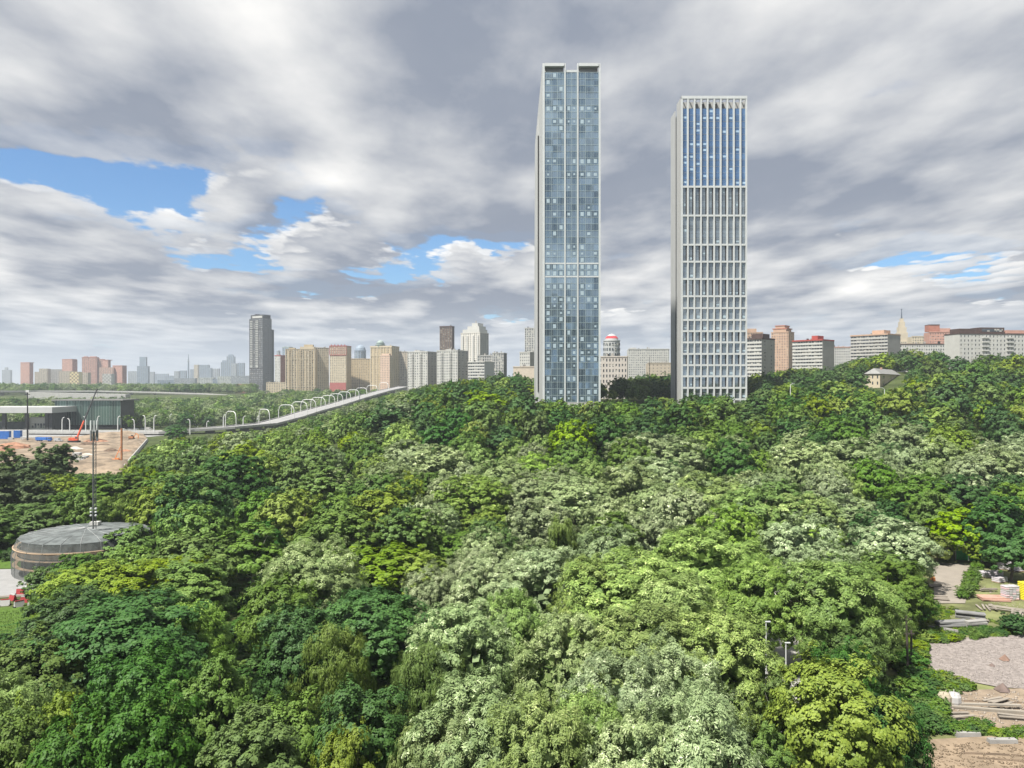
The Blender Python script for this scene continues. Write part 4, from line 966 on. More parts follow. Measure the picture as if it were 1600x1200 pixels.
# ------------------------------------------------------------------ the small old house on the hill
def old_house(label, A, C, Rr, yeave, yridge, Y, nc):
    b = Bld('hip_roofed_house', label, A, C, Rr, yeave, Y, yaw=.62, cat='house')
    b.front(nc, 2, z0=b.z1-7.5, wf=.28, hf=.5); b.side(3, 2, z0=b.z1-7.5, wf=.3, hf=.5); b.shell(0)
    for o_, u_, n_, L_ in ((b.o, b.u, b.n, b.L), (b.P, b.su, b.sn, b.D)):
        b.w.quad((*o_, b.z0), (o_[0]+u_[0]*L_, o_[1]+u_[1]*L_, b.z0), (o_[0]+u_[0]*L_, o_[1]+u_[1]*L_, b.z1-7.5), (*o_, b.z1-7.5))
    b.done([CREAM2])
    zr = CAMZ-(yridge-600)/FPX*Y; e = .7; mb = MB()
    q = [b.at(-e, -e, b.z1), b.at(b.L+e, -e, b.z1), b.at(b.L+e, b.D+e, b.z1), b.at(-e, b.D+e, b.z1)]; k = min(b.L, b.D)*.45
    if b.L > b.D: r0, r1 = b.at(k, b.D/2, zr), b.at(b.L-k, b.D/2, zr); mb.poly([q[0], q[1], r1, r0]); mb.poly([q[1], q[2], r1]); mb.poly([q[2], q[3], r0, r1]); mb.poly([q[3], q[0], r0])
    else: r0, r1 = b.at(b.L/2, k, zr), b.at(b.L/2, b.D-k, zr); mb.poly([q[0], q[1], r0]); mb.poly([q[1], q[2], r1, r0]); mb.poly([q[2], q[3], r1]); mb.poly([q[3], q[0], r0, r1])
    roof = b.part('roof', mb, mat_cache('grey_sheet_roof', (.20, .20, .195), var=.12))
    mb = MB(); c = b.at(b.L*.55, b.D*.35, 0); mb.box(c[0]-.5, c[0]+.5, c[1]-.5, c[1]+.5, b.z1+.5, zr+.8); o = mb.build('chimney', BRICKP); o.parent = roof; o.matrix_parent_inverse = (roof.matrix_parent_inverse.inverted() if False else Matrix.Identity(4))
    return b
old_house('small old two-storey house with grey hip roof among hilltop trees', 1352, 1375, 1406, 584, 575, 470, 3)
old_house('second hip-roofed house almost hidden by trees at the right', 1492, 1504, 1518, 583, 574, 480, 3)

# ------------------------------------------------------------------ blocks behind the photographer, seen mirrored in the glass tower
def mirrored(label, x0, x1, y, h):
    t = thing('mirrored_block', label, 'building', ((x0+x1)/2, y-8, 0)); w_, g = MB(), MB()
    facade(w_, g, (x1, y), (-1, 0), (0, 1), x1-x0, 0, h, max(3, int((x1-x0)/3.4)), int(h/3), wf=.5, hf=.5, rec=.3)
    w_.quad((x0, y, 0), (x0, y-16, 0), (x0, y-16, h), (x0, y, h)); w_.quad((x1, y-16, 0), (x1, y, 0), (x1, y, h), (x1, y-16, h)); w_.quad((x1, y-16, 0), (x0, y-16, 0), (x0, y-16, h), (x1, y-16, h)); w_.quad((x0, y, h), (x1, y, h), (x1, y-16, h), (x0, y-16, h), 1)
    wpart(t, 'wall', w_, [PANELG, ROOFGREY]); wpart(t, 'glazing', g, FLAT_GLASS, kind='stuff')
    m = MB(); m.box((x0*2+x1)/3, (x0+2*x1)/3, y-12, y-5, h+.01, h+3.5); wpart(t, 'roof_hut', m, PANELG)
def wpart(t, name, mb, m, kind=None):
    o = mb.build(name, m, None, kind=kind); o.parent = t; o.matrix_parent_inverse = Matrix.Translation(-Vector(t.location)); return o
mirrored('tallest dark apartment block mirrored at the left in the lower glass tower', 34, 56, -62, 128)
mirrored('dark apartment block mirrored in the middle of the lower glass tower', 57, 71, -66, 103)
mirrored('dark apartment block mirrored at the right in the lower glass tower', 79, 96, -58, 108)

# ------------------------------------------------------------------ far city at the left
def far_block(label, x0, x1, yt, Y, m, nc, glass=FLAT_GLASS, name='distant_block', steps=(), wf=.5, hf=.5, side=0, sidem=None, fl=3.2, cap=None):
    b = Bld(name, label, x0, x1-side, x1, yt, Y, yaw=.35 if side else None, depth=20)
    nr = max(2, round((b.z1-b.z0)/fl)); b.front(nc, nr, wf=wf, hf=hf, rec=.5)
    if side: b.side(max(1, nc//2), nr, wf=wf, hf=hf, wm=1, rec=.5)
    else: b.side(0)
    b.shell(2); b.done([m, sidem or m, ROOFGREY], glass)
    for f0, f1, h in steps: b.block('roof_storey', m, b.L*f0, b.L*f1, 2, 14, b.z1+.02, b.z1+h)
    if cap: b.block('roof_cap', cap, -.4, b.L+.4, -.4, 15, b.z1+.03, b.z1+1.8)
    return b
far_block('faint grey-blue block at the far left edge of the skyline', 3, 16, 578, 4200, FARGREY, 6, steps=((.3, .6, 14),), fl=4)
far_block('single rose brick tower, leftmost of the brick ones', 32, 52, 567, 2300, BRICKP, 7, side=6, sidem=BRICKR, cap=BRICKR)
far_block('low tan block beside the leftmost brick tower', 54, 64, 581, 2300, TAN, 4)
far_block('tan panel block between the first two brick towers', 61, 74, 576, 2250, TAN, 5)
far_block('wide grey-tan panel block behind the yellow patterned one', 73, 98, 577, 2350, PANELG, 9)
far_block('second rose brick tower with flat cap', 97, 121, 562, 2250, BRICKP, 8, side=8, sidem=BRICKR, cap=BRICKR)
far_block('grey-tan slab in front of the second brick tower', 92, 110, 580, 2050, TAN, 7)
def patterned(label, x0, x1, yt, m1, m2):
    b = far_block(label, x0, x1, yt, 1950, m1, 2, wf=.05, hf=.05)
    n = 5; cw = b.L/n
    for i in range(n):
        for j in range(7):
            z = b.z1-(j+1)*cw*1.02
            if z < b.z0+8: break
            if (i+j) % 2 == 0: b.block('pattern_panel', m2, i*cw+.3, (i+1)*cw-.3, -.35, -.01, z, z+cw*.9)
patterned('small yellow block with a chequered front', 109, 123, 581, mat_cache('pale_yellow', (.62, .53, .30)), mat_cache('brown_check', (.20, .15, .10)))
far_block('tan slab between the yellow chequered block and the large brick group', 122, 137, 582, 2000, TAN, 5)
far_block('tallest rose brick block of the large brick group', 128, 151, 559, 2250, BRICKP, 8, steps=((.1, .3, 4), (.5, .9, 4)), cap=BRICKR)
far_block('rose brick middle block of the large brick group', 150, 161, 562, 2260, BRICKP, 4, cap=BRICKR)
far_block('rose brick block ending the back row of the large group', 160, 173, 563, 2240, BRICKP, 5, side=4, sidem=BRICKR, cap=BRICKR)
far_block('broad tan-rose block in front of the large brick group', 155, 177, 574, 2100, mat_cache('tan_rose', (.44, .30, .24)), 8)
patterned('small white block with a chequered front', 160, 174, 584, PANELW, mat_cache('grey_check', (.25, .25, .24)))
far_block('rose brick block ending the brick group at the right', 176, 198, 572, 2100, BRICKP, 8, side=7, sidem=BRICKR, cap=BRICKR)
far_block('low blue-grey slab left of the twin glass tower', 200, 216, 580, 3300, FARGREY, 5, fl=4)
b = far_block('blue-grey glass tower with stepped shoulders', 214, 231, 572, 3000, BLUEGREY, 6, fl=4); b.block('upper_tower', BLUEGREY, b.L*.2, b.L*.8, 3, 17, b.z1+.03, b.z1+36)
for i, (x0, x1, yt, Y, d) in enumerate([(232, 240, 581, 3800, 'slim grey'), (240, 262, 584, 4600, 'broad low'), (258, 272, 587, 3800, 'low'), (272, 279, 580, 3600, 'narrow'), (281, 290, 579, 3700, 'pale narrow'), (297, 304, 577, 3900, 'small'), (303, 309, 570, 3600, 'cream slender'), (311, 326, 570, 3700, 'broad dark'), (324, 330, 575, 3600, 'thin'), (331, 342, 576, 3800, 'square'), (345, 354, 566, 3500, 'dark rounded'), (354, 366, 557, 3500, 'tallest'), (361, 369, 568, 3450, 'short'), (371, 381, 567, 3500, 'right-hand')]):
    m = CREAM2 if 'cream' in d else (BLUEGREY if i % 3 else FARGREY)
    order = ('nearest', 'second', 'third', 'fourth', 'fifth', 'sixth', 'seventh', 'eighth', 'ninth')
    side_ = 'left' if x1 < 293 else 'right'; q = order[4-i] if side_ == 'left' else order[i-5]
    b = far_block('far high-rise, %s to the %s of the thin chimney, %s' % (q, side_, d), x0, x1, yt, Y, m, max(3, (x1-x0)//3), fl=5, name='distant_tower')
    if d in ('dark rounded', 'tallest'): b.block('roof_storey', m, b.L*.2, b.L*.8, 3, 14, b.z1+.03, b.z1+9)
c = ray(294.3, 600, 3000); t = thing('chimney', 'thin tall dark chimney on the far left skyline', 'chimney', (c[0], c[1], 24))
mb = MB(); mb.tube([(0, 0, 0), (0, 0, 70), (0, 0, 105), (0, 0, 130)], [4.6, 3.6, 2.8, .8], 10); mb.build('shaft', BLUEGREY, t)
mb = MB(); mb.lathe((0, 0), [(3.2, 100), (4.0, 101), (4.0, 104), (3.0, 105)], 12); mb.build('gallery', FARGREY, t)
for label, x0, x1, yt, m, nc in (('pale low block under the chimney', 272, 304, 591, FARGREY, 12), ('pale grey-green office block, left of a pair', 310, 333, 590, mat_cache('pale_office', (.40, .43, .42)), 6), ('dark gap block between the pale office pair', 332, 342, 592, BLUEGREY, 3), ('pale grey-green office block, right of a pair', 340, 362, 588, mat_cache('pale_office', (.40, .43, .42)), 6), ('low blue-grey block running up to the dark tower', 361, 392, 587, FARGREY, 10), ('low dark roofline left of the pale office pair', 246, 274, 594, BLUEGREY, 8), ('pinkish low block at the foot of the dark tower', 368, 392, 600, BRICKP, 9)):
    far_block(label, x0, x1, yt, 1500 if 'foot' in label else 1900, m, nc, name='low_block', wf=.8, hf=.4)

# ------------------------------------------------------------------ flyover far behind
def strip(mb, pts, hw, z_off=0.0, th=1.2, m=0):
    P = [Vector(p) for p in pts]; E = []
    for i, p in enumerate(P):
        t = (P[min(i+1, len(P)-1)]-P[max(i-1, 0)]); t.z = 0; t.normalize(); nrm = Vector((-t.y, t.x, 0)); E.append((p+nrm*hw[0], p+nrm*hw[1]))
    for (a, b_), (c_, d) in zip(E, E[1:]):
        z = Vector((0, 0, z_off)); l = Vector((0, 0, z_off-th))
        mb.quad(a+z, c_+z, d+z, b_+z, m); mb.quad(a+l, b_+l, d+l, c_+l, m); mb.quad(a+z, a+l, c_+l, c_+z, m); mb.quad(b_+z, d+z, d+l, b_+l, m)
    a, b_ = E[0]; z = Vector((0, 0, z_off)); l = Vector((0, 0, z_off-th)); mb.quad(a+z, b_+z, b_+l, a+l, m); a, b_ = E[-1]; mb.quad(a+z, a+l, b_+l, b_+z, m)
ASPH = mat('asphalt', (.16, .16, .165), .9, var=.12, vscale=.3)
FLY = [ray(-40, 611.5, 1250), ray(60, 611, 1300), ray(160, 611, 1320), ray(250, 613, 1300), ray(330, 615.5, 1260), ray(372, 618, 1230)]
t = thing('flyover', 'long flat concrete flyover crossing the valley at the far left', 'bridge', (FLY[2][0], FLY[2][1], 0)); inv = Matrix.Translation(-Vector(t.location))
def wpart(t, name, mb, m, kind=None):
    o = mb.build(name, m, None, kind=kind); o.parent = t; o.matrix_parent_inverse = Matrix.Translation(-Vector(t.location)); return o
mb = MB(); strip(mb, FLY, (9, -9), th=2.2); wpart(t, 'deck', mb, CONC)
mb = MB(); strip(mb, FLY, (-9.02, -9.5), 1.1, 2.2); wpart(t, 'parapet', mb, mat_cache('light_concrete', (.34, .34, .33)))
for i in range(13):
    f = i/12*(len(FLY)-1); k = min(int(f), len(FLY)-2); p = Vector(FLY[k]).lerp(Vector(FLY[k+1]), f-k)
    mb = MB(); mb.box(p.x-1.2, p.x+1.2, p.y-5, p.y+5, gz(p.x, p.y)-1, p.z-2.2); wpart(t, 'pier', mb, CONC)
t = thing('embankment_wall', 'pale grey retaining wall in front of the flyover', 'wall', (-600, 1000, 0))
mb = MB(); a = ray(42, 613, 1050); b_ = ray(196, 616, 1040); mb.hexa([(a[0], a[1], 0), (b_[0], b_[1], 0), (b_[0], b_[1]+14, 0), (a[0], a[1]+14, 0), (a[0], a[1], a[2]), (b_[0], b_[1], b_[2]), (b_[0], b_[1]+14, b_[2]), (a[0], a[1]+14, a[2])]); wpart(t, 'face', mb, mat_cache('light_concrete', (.34, .34, .33)))

# ------------------------------------------------------------------ the road with arched lamp frames
t = thing('viaduct', 'light concrete road viaduct curving away up to the apartment blocks', 'bridge', (-160, 500, 0))
mb = MB(); strip(mb, ROAD, (9.5, -9.5), th=1.0); wpart(t, 'deck', mb, mat_cache('pale_road_concrete', (.34, .34, .335), var=.08))
mb = MB(); strip(mb, ROAD, (7.2, -7.2), .05, .04); wpart(t, 'carriageway', mb, mat_cache('pale_asphalt', (.24, .24, .24), var=.08))
for sgn in (1, -1):
    mb = MB(); strip(mb, ROAD, (sgn*9.52, sgn*9.9), 1.0, 1.7); wpart(t, 'parapet', mb, mat_cache('light_concrete', (.34, .34, .33)))
for i in range(22):
    f = 2+i/21*7.4; k = int(f); p = Vector(ROAD[k]).lerp(Vector(ROAD[k+1]), f-k); g = gz(p.x, p.y)
    if p.z-1.6-g > 1.5:
        mb = MB(); mb.box(p.x-3.5, p.x+3.5, p.y-.9, p.y+.9, g-1, p.z-1.6); wpart(t, 'pier', mb, CONC)
def road_at(s):
    f = s; k = min(int(f), len(ROAD)-2); a, b_ = Vector(ROAD[k]), Vector(ROAD[k+1]); d = (b_-a); d.z = 0; d.normalize(); return a.lerp(b_, f-k), d
NUM = 'nearest second third fourth fifth sixth seventh eighth ninth tenth eleventh twelfth thirteenth'.split()
for i, s_ in enumerate((3.05, 3.95, 4.75, 5.35, 5.85, 6.3, 6.75, 7.1, 7.4, 7.75, 8.1, 8.5, 9.0)):
    p, d = road_at(s_); n_ = Vector((-d.y, d.x, 0)); hw = 8.9; H = 12.5
    # the frames stand askew to the road
    n_ = (n_ + d*.35).normalized()
    t = thing('lamp_arch', ('white tubular arch spanning the viaduct, nearest of the row' if i == 0 else 'white tubular arch spanning the viaduct, %s from the near end' % NUM[i]), 'lamp arch', tuple(p), 0, 'white arches over the road')
    pts_ = []
    for k in range(17):
        a = math.pi*k/16; ce, se = math.cos(a), math.sin(a); pts_.append(n_*hw*math.copysign(abs(ce)**.45, ce) + Vector((0, 0, H*abs(se)**.5)))
    mb = MB(); mb.tube(pts_, .22+.00014*p.y, 6); mb.build('arch_tube', STEEL, t)
    for sg in (1, -1):
        mb = MB(); q = n_*hw*sg; mb.tube([q+Vector((0, 0, -.2)), q+Vector((0, 0, 1.0))], .5, 8); mb.build('foot', CONC, t)
for i, (px, yb, yt, hook) in enumerate([(97, 679, 652, 1), (109, 679, 654, -1), (134, 677, 651, -1), (152, 678, 650, 1), (184, 677, 650, 1), (210, 679, 655, -1), (227, 678, 649, -1), (240.5, 677, 649, 1), (265.5, 666, 647, 1), (297, 679, 655, -1), (305, 667, 647, -1), (309, 667, 649, 1), (323, 671, 658, 1), (349, 668, 648, 1), (380, 668, 650, 1), (402, 662, 650, 1)]):
    Y = 578 if yb > 672 else (606 if yb > 667.5 else 655); p = ray(px, yb, Y); H = (yb-yt)/FPX*Y
    t = thing('street_lamp', 'white street lamp with hooked top on the road, %s from the left' % (['', 'second', 'third', 'fourth', 'fifth', 'sixth', 'seventh', 'eighth', 'ninth', 'tenth', 'eleventh', 'twelfth', 'thirteenth', 'fourteenth', 'fifteenth', 'sixteenth'][i]) if i else 'white street lamp with hooked top on the road, leftmost of the row', 'street lamp', p, 0, 'hooked street lamps')
    mb = MB(); mb.tube([(0, 0, -.4), (0, 0, H*.7), (hook*.15, 0, H*.88), (hook*.7, 0, H*.97), (hook*1.7, 0, H)], [.42, .36, .34, .3, .24], 6); mb.build('post', STEEL, t)
    mb = MB(); mb.box(min(hook*1.1, hook*2.1), max(hook*1.1, hook*2.1), -.2, .2, H-.22, H-.08); mb.build('lamp_head', FRAME, t)

# ------------------------------------------------------------------ building site, station and machines at the left
SOIL = mat('site_soil', (.185, .145, .105), .95, var=.5, vscale=.12, bump=.6, bscale=.6)
def rough_patch(name, x0, x1, y0, y1, m, amp, z=0.06, n=44, seed=1, inside_fn=None):
    r = np.random.default_rng(seed); xs = np.linspace(x0, x1, n); ys = np.linspace(y0, y1, n); X, Yy = np.meshgrid(xs, ys)
    Zz = np.zeros_like(X)
    for k in range(26):
        fx, fy = r.normal(0, 1, 2)*(.05+.012*k)*60/(x1-x0+40); Zz += np.sin(fx*X+fy*Yy+r.uniform(0, 6))/(1+k*.25)
    Zz = np.clip(Zz*amp*.35+amp*.5, 0.0, None)
    ex = np.minimum(np.minimum(X-x0, x1-X)/((x1-x0)*.08), np.minimum(Yy-y0, y1-Yy)/((y1-y0)*.08)); Zz *= np.clip(ex, 0, 1)
    V = np.stack([X, Yy, Zz+z+ground(X, Yy)], -1).reshape(-1, 3); i = np.arange(n-1)[:, None]*n+np.arange(n-1)[None, :]
    F = np.stack([i, i+1, i+1+n, i+n], -1).reshape(-1, 4); me = np_mesh(name, V, F, m); me.polygons.foreach_set('use_smooth', np.ones(len(F), bool)); return link(name, me, kind='structure')
def site_ground():
    n = 60; r = np.random.default_rng(4); U, Vv = np.meshgrid(np.linspace(-120, 229, n), np.linspace(0, 1, n)); py = 682+Vv*(744-682)
    Yy = CAMZ*FPX/(py-600); X = (U-(py-688).clip(0)*.62*(U > 0)*U/229-800)/FPX*Yy; Zz = np.zeros_like(X)
    for k in range(30):
        fx, fy = r.normal(0, 1, 2)*(.04+.008*k); Zz += np.sin(fx*X+fy*Yy+r.uniform(0, 6))/(1+k*.2)
    Zz = np.clip(Zz*1.0+.3, 0, None); Zz[0, :] = Zz[-1, :] = 0; Zz[:, -1] = 0
    i = np.arange(n-1)[:, None]*n+np.arange(n-1)[None, :]; F = np.stack([i, i+n, i+1+n, i+1], -1).reshape(-1, 4)
    me = np_mesh('excavated_ground', np.stack([X, Yy, Zz+.06], -1).reshape(-1, 3), F, SOIL); link('excavated_ground', me, kind='structure')
site_ground()
rs_ = random.Random(77)
def heap(label, px, py, rad, h, m):
    Y = CAMZ*FPX/(py-600); mb = MB(); n = 14; mb.v.append((rs_.uniform(-.2, .2)*rad, 0, h))
    for k, (f, z) in enumerate(((.35, .8), (.7, .4), (1.0, -.1))):
        for q in range(n):
            a = 2*math.pi*q/n; w_ = rad*f*rs_.uniform(.8, 1.2); mb.v.append((w_*math.cos(a), w_*math.sin(a)*.7, h*z*rs_.uniform(.75, 1.2)))
    for q in range(n):
        mb.f.append((0, 1+q, 1+(q+1) % n)); mb.mi.append(0)
        for k in range(2): mb.f.append((1+k*n+q, 1+(k+1)*n+q, 1+(k+1)*n+(q+1) % n, 1+k*n+(q+1) % n)); mb.mi.append(0)
    mb.build('spoil_heap', m, label=label, cat='heap', loc=((px-800)/FPX*Y, Y, .1))
DKSOIL = mat('dark_soil', (.10, .07, .05), .95, var=.4, vscale=.6, bump=.6, bscale=2); RSOIL = mat('red_soil', (.26, .14, .09), .95, var=.3, vscale=.6, bump=.6, bscale=2)
for px, py, rad, h, m, lab in ((20, 700, 12, 3.5, RSOIL, 'reddish spoil heap below the blue containers'), (-5, 706, 10, 3, RSOIL, 'reddish spoil heap cut by the left picture edge'), (137, 697, 7, 2.2, DKSOIL, 'dark spoil heap right of the crawler crane'), (162, 698, 6, 1.8, DKSOIL, 'dark spoil heap in the middle of the excavation'), (174, 705, 5, 1.5, DKSOIL, 'small dark spoil heap left of the piling rig'), (150, 690, 8, 2, RSOIL, 'low reddish spoil heap along the far side'), (196, 708, 5, 2, RSOIL, 'reddish spoil heap by the slanting barrier'), (118, 702, 5, 1.6, mat_cache('pale_spoil', (.42, .40, .36)), 'pale chalky spoil heap under the crane'), (135, 712, 5, 1.2, mat_cache('pale_spoil', (.42, .40, .36)), 'pale chalky spoil heap beside the white lorry')):
    heap(lab, px, py, rad, h, m)
mb = MB(); mb.poly([(-640, 552, .05), (-262, 545, .05), (-250, 600, .05), (-640, 606, .05)]); mb.build('forecourt', mat_cache('pale_asphalt', (.24, .24, .24), var=.08), kind='structure')
t = thing('glass_hall', 'green-grey glass hall with flat dark roof beyond the building site', 'building', (-410, 640, 0))
GG = mat_glass('green_hall_glass', (.10, .16, .145), .08, .5, (3.0, 50, 50), .35, share=0)
P0, P1 = ray(86, 600, 640), ray(188, 600, 640); zt_, zb_ = ray(86, 626, 640)[2], ray(86, 664, 640)[2]
W = P1[0]-P0[0]
mb = MB(); mb.box(P0[0]+.3, P1[0]-.3, 640.4, 664, zb_, zt_-.01); wpart(t, 'core', mb, DARKW)
for k in range(24):
    mb = MB(); mb.box(P0[0]+k*W/24+.09, P0[0]+(k+1)*W/24-.09, 640, 640.3, zb_+.1, zt_-.1); o = wpart(t, 'glass_panel', mb, GG)
for k in range(25):
    mb = MB(); x = P0[0]+k*W/24; mb.box(x-.12, x+.12, 639.8, 640.35, zb_, zt_); wpart(t, 'mullion', mb, mat_cache('hall_mullion', (.20, .25, .24)))
mb = MB(); mb.box(P0[0]-2, P1[0]+3, 638, 666, zt_, zt_+1); wpart(t, 'roof', mb, ROOFGREY)
mb = MB(); mb.box(P0[0], P1[0], 640.8, 664, 0, zb_-.01); wpart(t, 'base', mb, BLACK)
FOOTPRINTS.append((P0[0], P1[0], 636, 668))
t = thing('station_building', 'low white station hall with flat canopy roof at the left edge', 'building', (-440, 610, 0))
a, b_ = ray(-30, 636, 610), ray(86, 636, 610)
mb = MB(); mb.box(a[0], b_[0], 606, 640, a[2]-4.6, a[2]); wpart(t, 'canopy', mb, WHITE)
for px in (7, 42, 74, 80):
    q = ray(px, 640, 612); mb = MB(); mb.box(q[0]-1.3, q[0]+1.3, 611, 613, 0, q[2]-3); wpart(t, 'column', mb, DARKW)
q0, q1 = ray(47, 652, 615), ray(71, 652, 615); mb = MB(); mb.box(q0[0], q1[0], 614, 632, 0, q0[2]); wpart(t, 'white_room', mb, PANELW)
q0, q1 = ray(71, 648, 618), ray(86, 648, 618); mb = MB(); mb.box(q0[0], q1[0], 617, 634, 0, q0[2]+2); wpart(t, 'dark_room', mb, DARKW)
q0, q1 = ray(-30, 660, 622), ray(47, 660, 622); mb = MB(); mb.box(q0[0], q1[0], 621, 634, 0, q0[2]); wpart(t, 'back_wall', mb, mat_cache('station_dark', (.10, .11, .11)))
for k in range(5):
    q = ray(51+k*4.4, 656, 613.8); mb = MB(); mb.box(q[0]-.7, q[0]+.7, 613.7, 613.98, 3, 6.5); wpart(t, 'window', mb, FLAT_GLASS)
FOOTPRINTS.append((a[0], b_[0], 600, 645))
t = thing('hoarding', 'long white site fence running in front of the station hall', 'fence', (-420, 548, 0))
for k in range(26):
    x = -480+k*5.2; mb = MB(); mb.box(x+.05, x+5.1, 548, 548.2, .05, 4.2); wpart(t, 'fence_panel', mb, PANELW)
BLUE = mat_cache('blue_paint', (.03, .13, .42), var=.1, rough=.5); REDP = mat_cache('red_machine_paint', (.55, .10, .05), var=.15, rough=.5); ORP = mat_cache('orange_machine_paint', (.62, .22, .07), var=.2, rough=.6)
def container(label, px0, px1, py0, py1, m, Y, group=None):
    p = ray((px0+px1)/2, py1, Y); w_ = (px1-px0)/FPX*Y; h = (py1-py0)/FPX*Y
    t = thing('site_container', label, 'container', p, 0, group); mb = MB(); mb.box(-w_/2, w_/2, 0, 2.5, 0, h); mb.build('shell', m, t)
    for k in range(9):
        mb = MB(); x = -w_/2+(k+.5)*w_/9; mb.box(x-.12, x+.12, -.08, -.003, .15, h-.15); mb.build('rib', m, t)
    mb = MB(); mb.box(-w_/2-.06, w_/2+.06, -.06, 2.56, h+.003, h+.12); mb.build('roof', FRAME, t)
container('large blue container at the left edge of the building site', -4, 14, 673.5, 686, BLUE, 530)
container('smaller blue container right of the large blue one', 21, 31.5, 672.5, 684, BLUE, 540)
container('small dark green bin at the edge of the excavation', 157, 167, 724.5, 732, mat_cache('bin_green', (.03, .12, .08)), 346)
def truck(label, px0, px1, yb, Y, cabm, bodym, flip=False, cat='truck'):
    p = ray((px0+px1)/2, yb, Y); L = (px1-px0)/FPX*Y; t = thing('lorry', label, cat, (p[0], p[1], gz(p[0], p[1])), math.pi if flip else 0)
    mb = MB(); mb.box(-L/2, L*.22, -1.2, 1.2, 1.0, 2.9); mb.build('body', bodym, t)
    mb = MB(); mb.hexa([(L*.26,-1.15,.8),(L/2,-1.15,.8),(L/2,1.15,.8),(L*.26,1.15,.8),(L*.26,-1.1,2.9),(L*.43,-1.1,2.9),(L*.43,1.1,2.9),(L*.26,1.1,2.9)]); cab = mb.build('cab', cabm, t)
    mb = MB(); mb.box(L*.33, L*.42, -1.17, -1.14, 1.8, 2.6); mb.build('window', FLAT_GLASS, cab)
    for x in (-L*.38, -L*.22, L*.36):
        for s_ in (-1, 1):
            mb = MB(); mb.tube([(x, s_*.85, .52), (x, s_*1.2, .52)], .52, 10); mb.build('wheel', BLACK, t)
truck('blue lorry parked on the building site by the fence', 57, 81, 690, 507, BLUE, BLUE)
truck('white lorry with a crane arm on the near site yard', 112, 133, 722, 374, PANELW, PANELW)
# crawler crane with raised boom
p = ray(116, 691, 500); t = thing('crawler_crane', 'red crawler crane with long dark boom raised to the right', 'crane', (p[0], p[1], gz(p[0], p[1])))
tip = Vector(ray(152, 607, 500))-Vector(t.location)
for s_ in (-1.6, 1.6):
    mb = MB(); mb.box(-3.2, 3.2, s_-.45, s_+.45, .05, 1.1); mb.build('track', BLACK, t)
mb = MB(); mb.box(-3, 2.2, -1.4, 1.4, 1.2, 3.0); mb.build('body', REDP, t)
mb = MB(); mb.box(1.2, 3.0, -1.6, -.3, 1.5, 4.0); cab = mb.build('cab', REDP, t); mb = MB(); mb.box(1.5, 2.8, -1.66, -1.62, 2.5, 3.7); mb.build('window', FLAT_GLASS, cab)
mb = MB(); st = Vector((1.6, 0, 2.4)); mid = st.lerp(tip, .36)
mb.tube([st, mid], [.6, .55], 4); mb.build('boom_base', REDP, t)
mb = MB(); mb.tube([mid, tip], [.5, .33], 4); mb.build('boom', mat_cache('dark_boom', (.05, .055, .06)), t)
mb = MB(); mb.tube([tip, tip+Vector((.4, 0, -6))], .06, 4); mb.build('hoist_rope', BLACK, t)
mb = MB(); mb.tube([Vector((-2.6, 0, 3)), st.lerp(tip, .6)], .07, 4); mb.build('stay_rope', BLACK, t)
# piling rig
p = ray(186, 727, 360); t = thing('piling_rig', 'orange piling rig with tall upright rust-coloured mast', 'piling rig', (p[0], p[1], gz(p[0], p[1])))
mx = (190-186)/FPX*360; top = (726-653)/FPX*360
for s_ in (-1.5, 1.5):
    mb = MB(); mb.box(-3.4, 2.4, s_-.4, s_+.4, .05, 1.0); mb.build('track', BLACK, t)
mb = MB(); mb.box(-4.0, .2, -1.4, 1.4, 1.1, 3.0); mb.build('body', ORP, t)
mb = MB(); mb.box(-.9, .5, -1.7, -.5, 1.3, 3.6); mb.build('cab', ORP, t)
mb = MB(); mb.tube([(mx, 0, .2), (mx, 0, top*.8)], .5, 6); mb.build('mast', mat_cache('rust_steel', (.30, .13, .06), var=.25), t)
mb = MB(); mb.tube([(mx, 0, top*.8+.01), (mx, 0, top)], .6, 6); mb.build('mast_head', mat_cache('dark_boom', (.05, .055, .06)), t)
mb = MB(); mb.tube([(-2, 0, 3), (mx, 0, top*.45)], .16, 5); mb.build('brace', ORP, t)
p = ray(206, 687, 524); t = thing('excavator', 'small brown excavator at the right end of the excavation', 'excavator', (p[0], p[1], gz(p[0], p[1])))
mb = MB(); mb.box(-1.7, 1.7, -1.3, 1.3, .05, .9); mb.build('track', BLACK, t); mb = MB(); mb.box(-1.8, 1.2, -1.2, 1.2, .95, 2.4); mb.build('body', mat_cache('rust_steel', (.30, .13, .06), var=.25), t)
mb = MB(); mb.box(-.2, 1.1, -1.1, 0, 2.41, 3.2); mb.build('cab', DARKW, t); mb = MB(); mb.tube([(1, .5, 1.8), (2.6, .5, 4.4), (4.2, .5, 3), (4.2, .5, .8)], [.3, .28, .22, .3], 5); mb.build('digging_arm', ORP, t)
for i, (px, yt, yb) in enumerate(((43, 613, 690),)):
    p = ray(px, yb, 507); H = (yb-yt)/FPX*507; t = thing('floodlight_mast', 'tall dark floodlight mast beside the blue containers', 'light mast', (p[0], p[1], gz(p[0], p[1])))
    mb = MB(); mb.tube([(0, 0, 0), (0, 0, H)], [.55, .3], 8); mb.build('pole', BLACK, t); mb = MB(); mb.box(-1.1, 1.1, -.3, .3, H, H+1.5); mb.build('lamp_head', FRAME, t); mb = MB(); mb.box(-1.5, 1.5, -.5, .5, H-1.6, H-1.2); mb.build('bracket', BLACK, t)
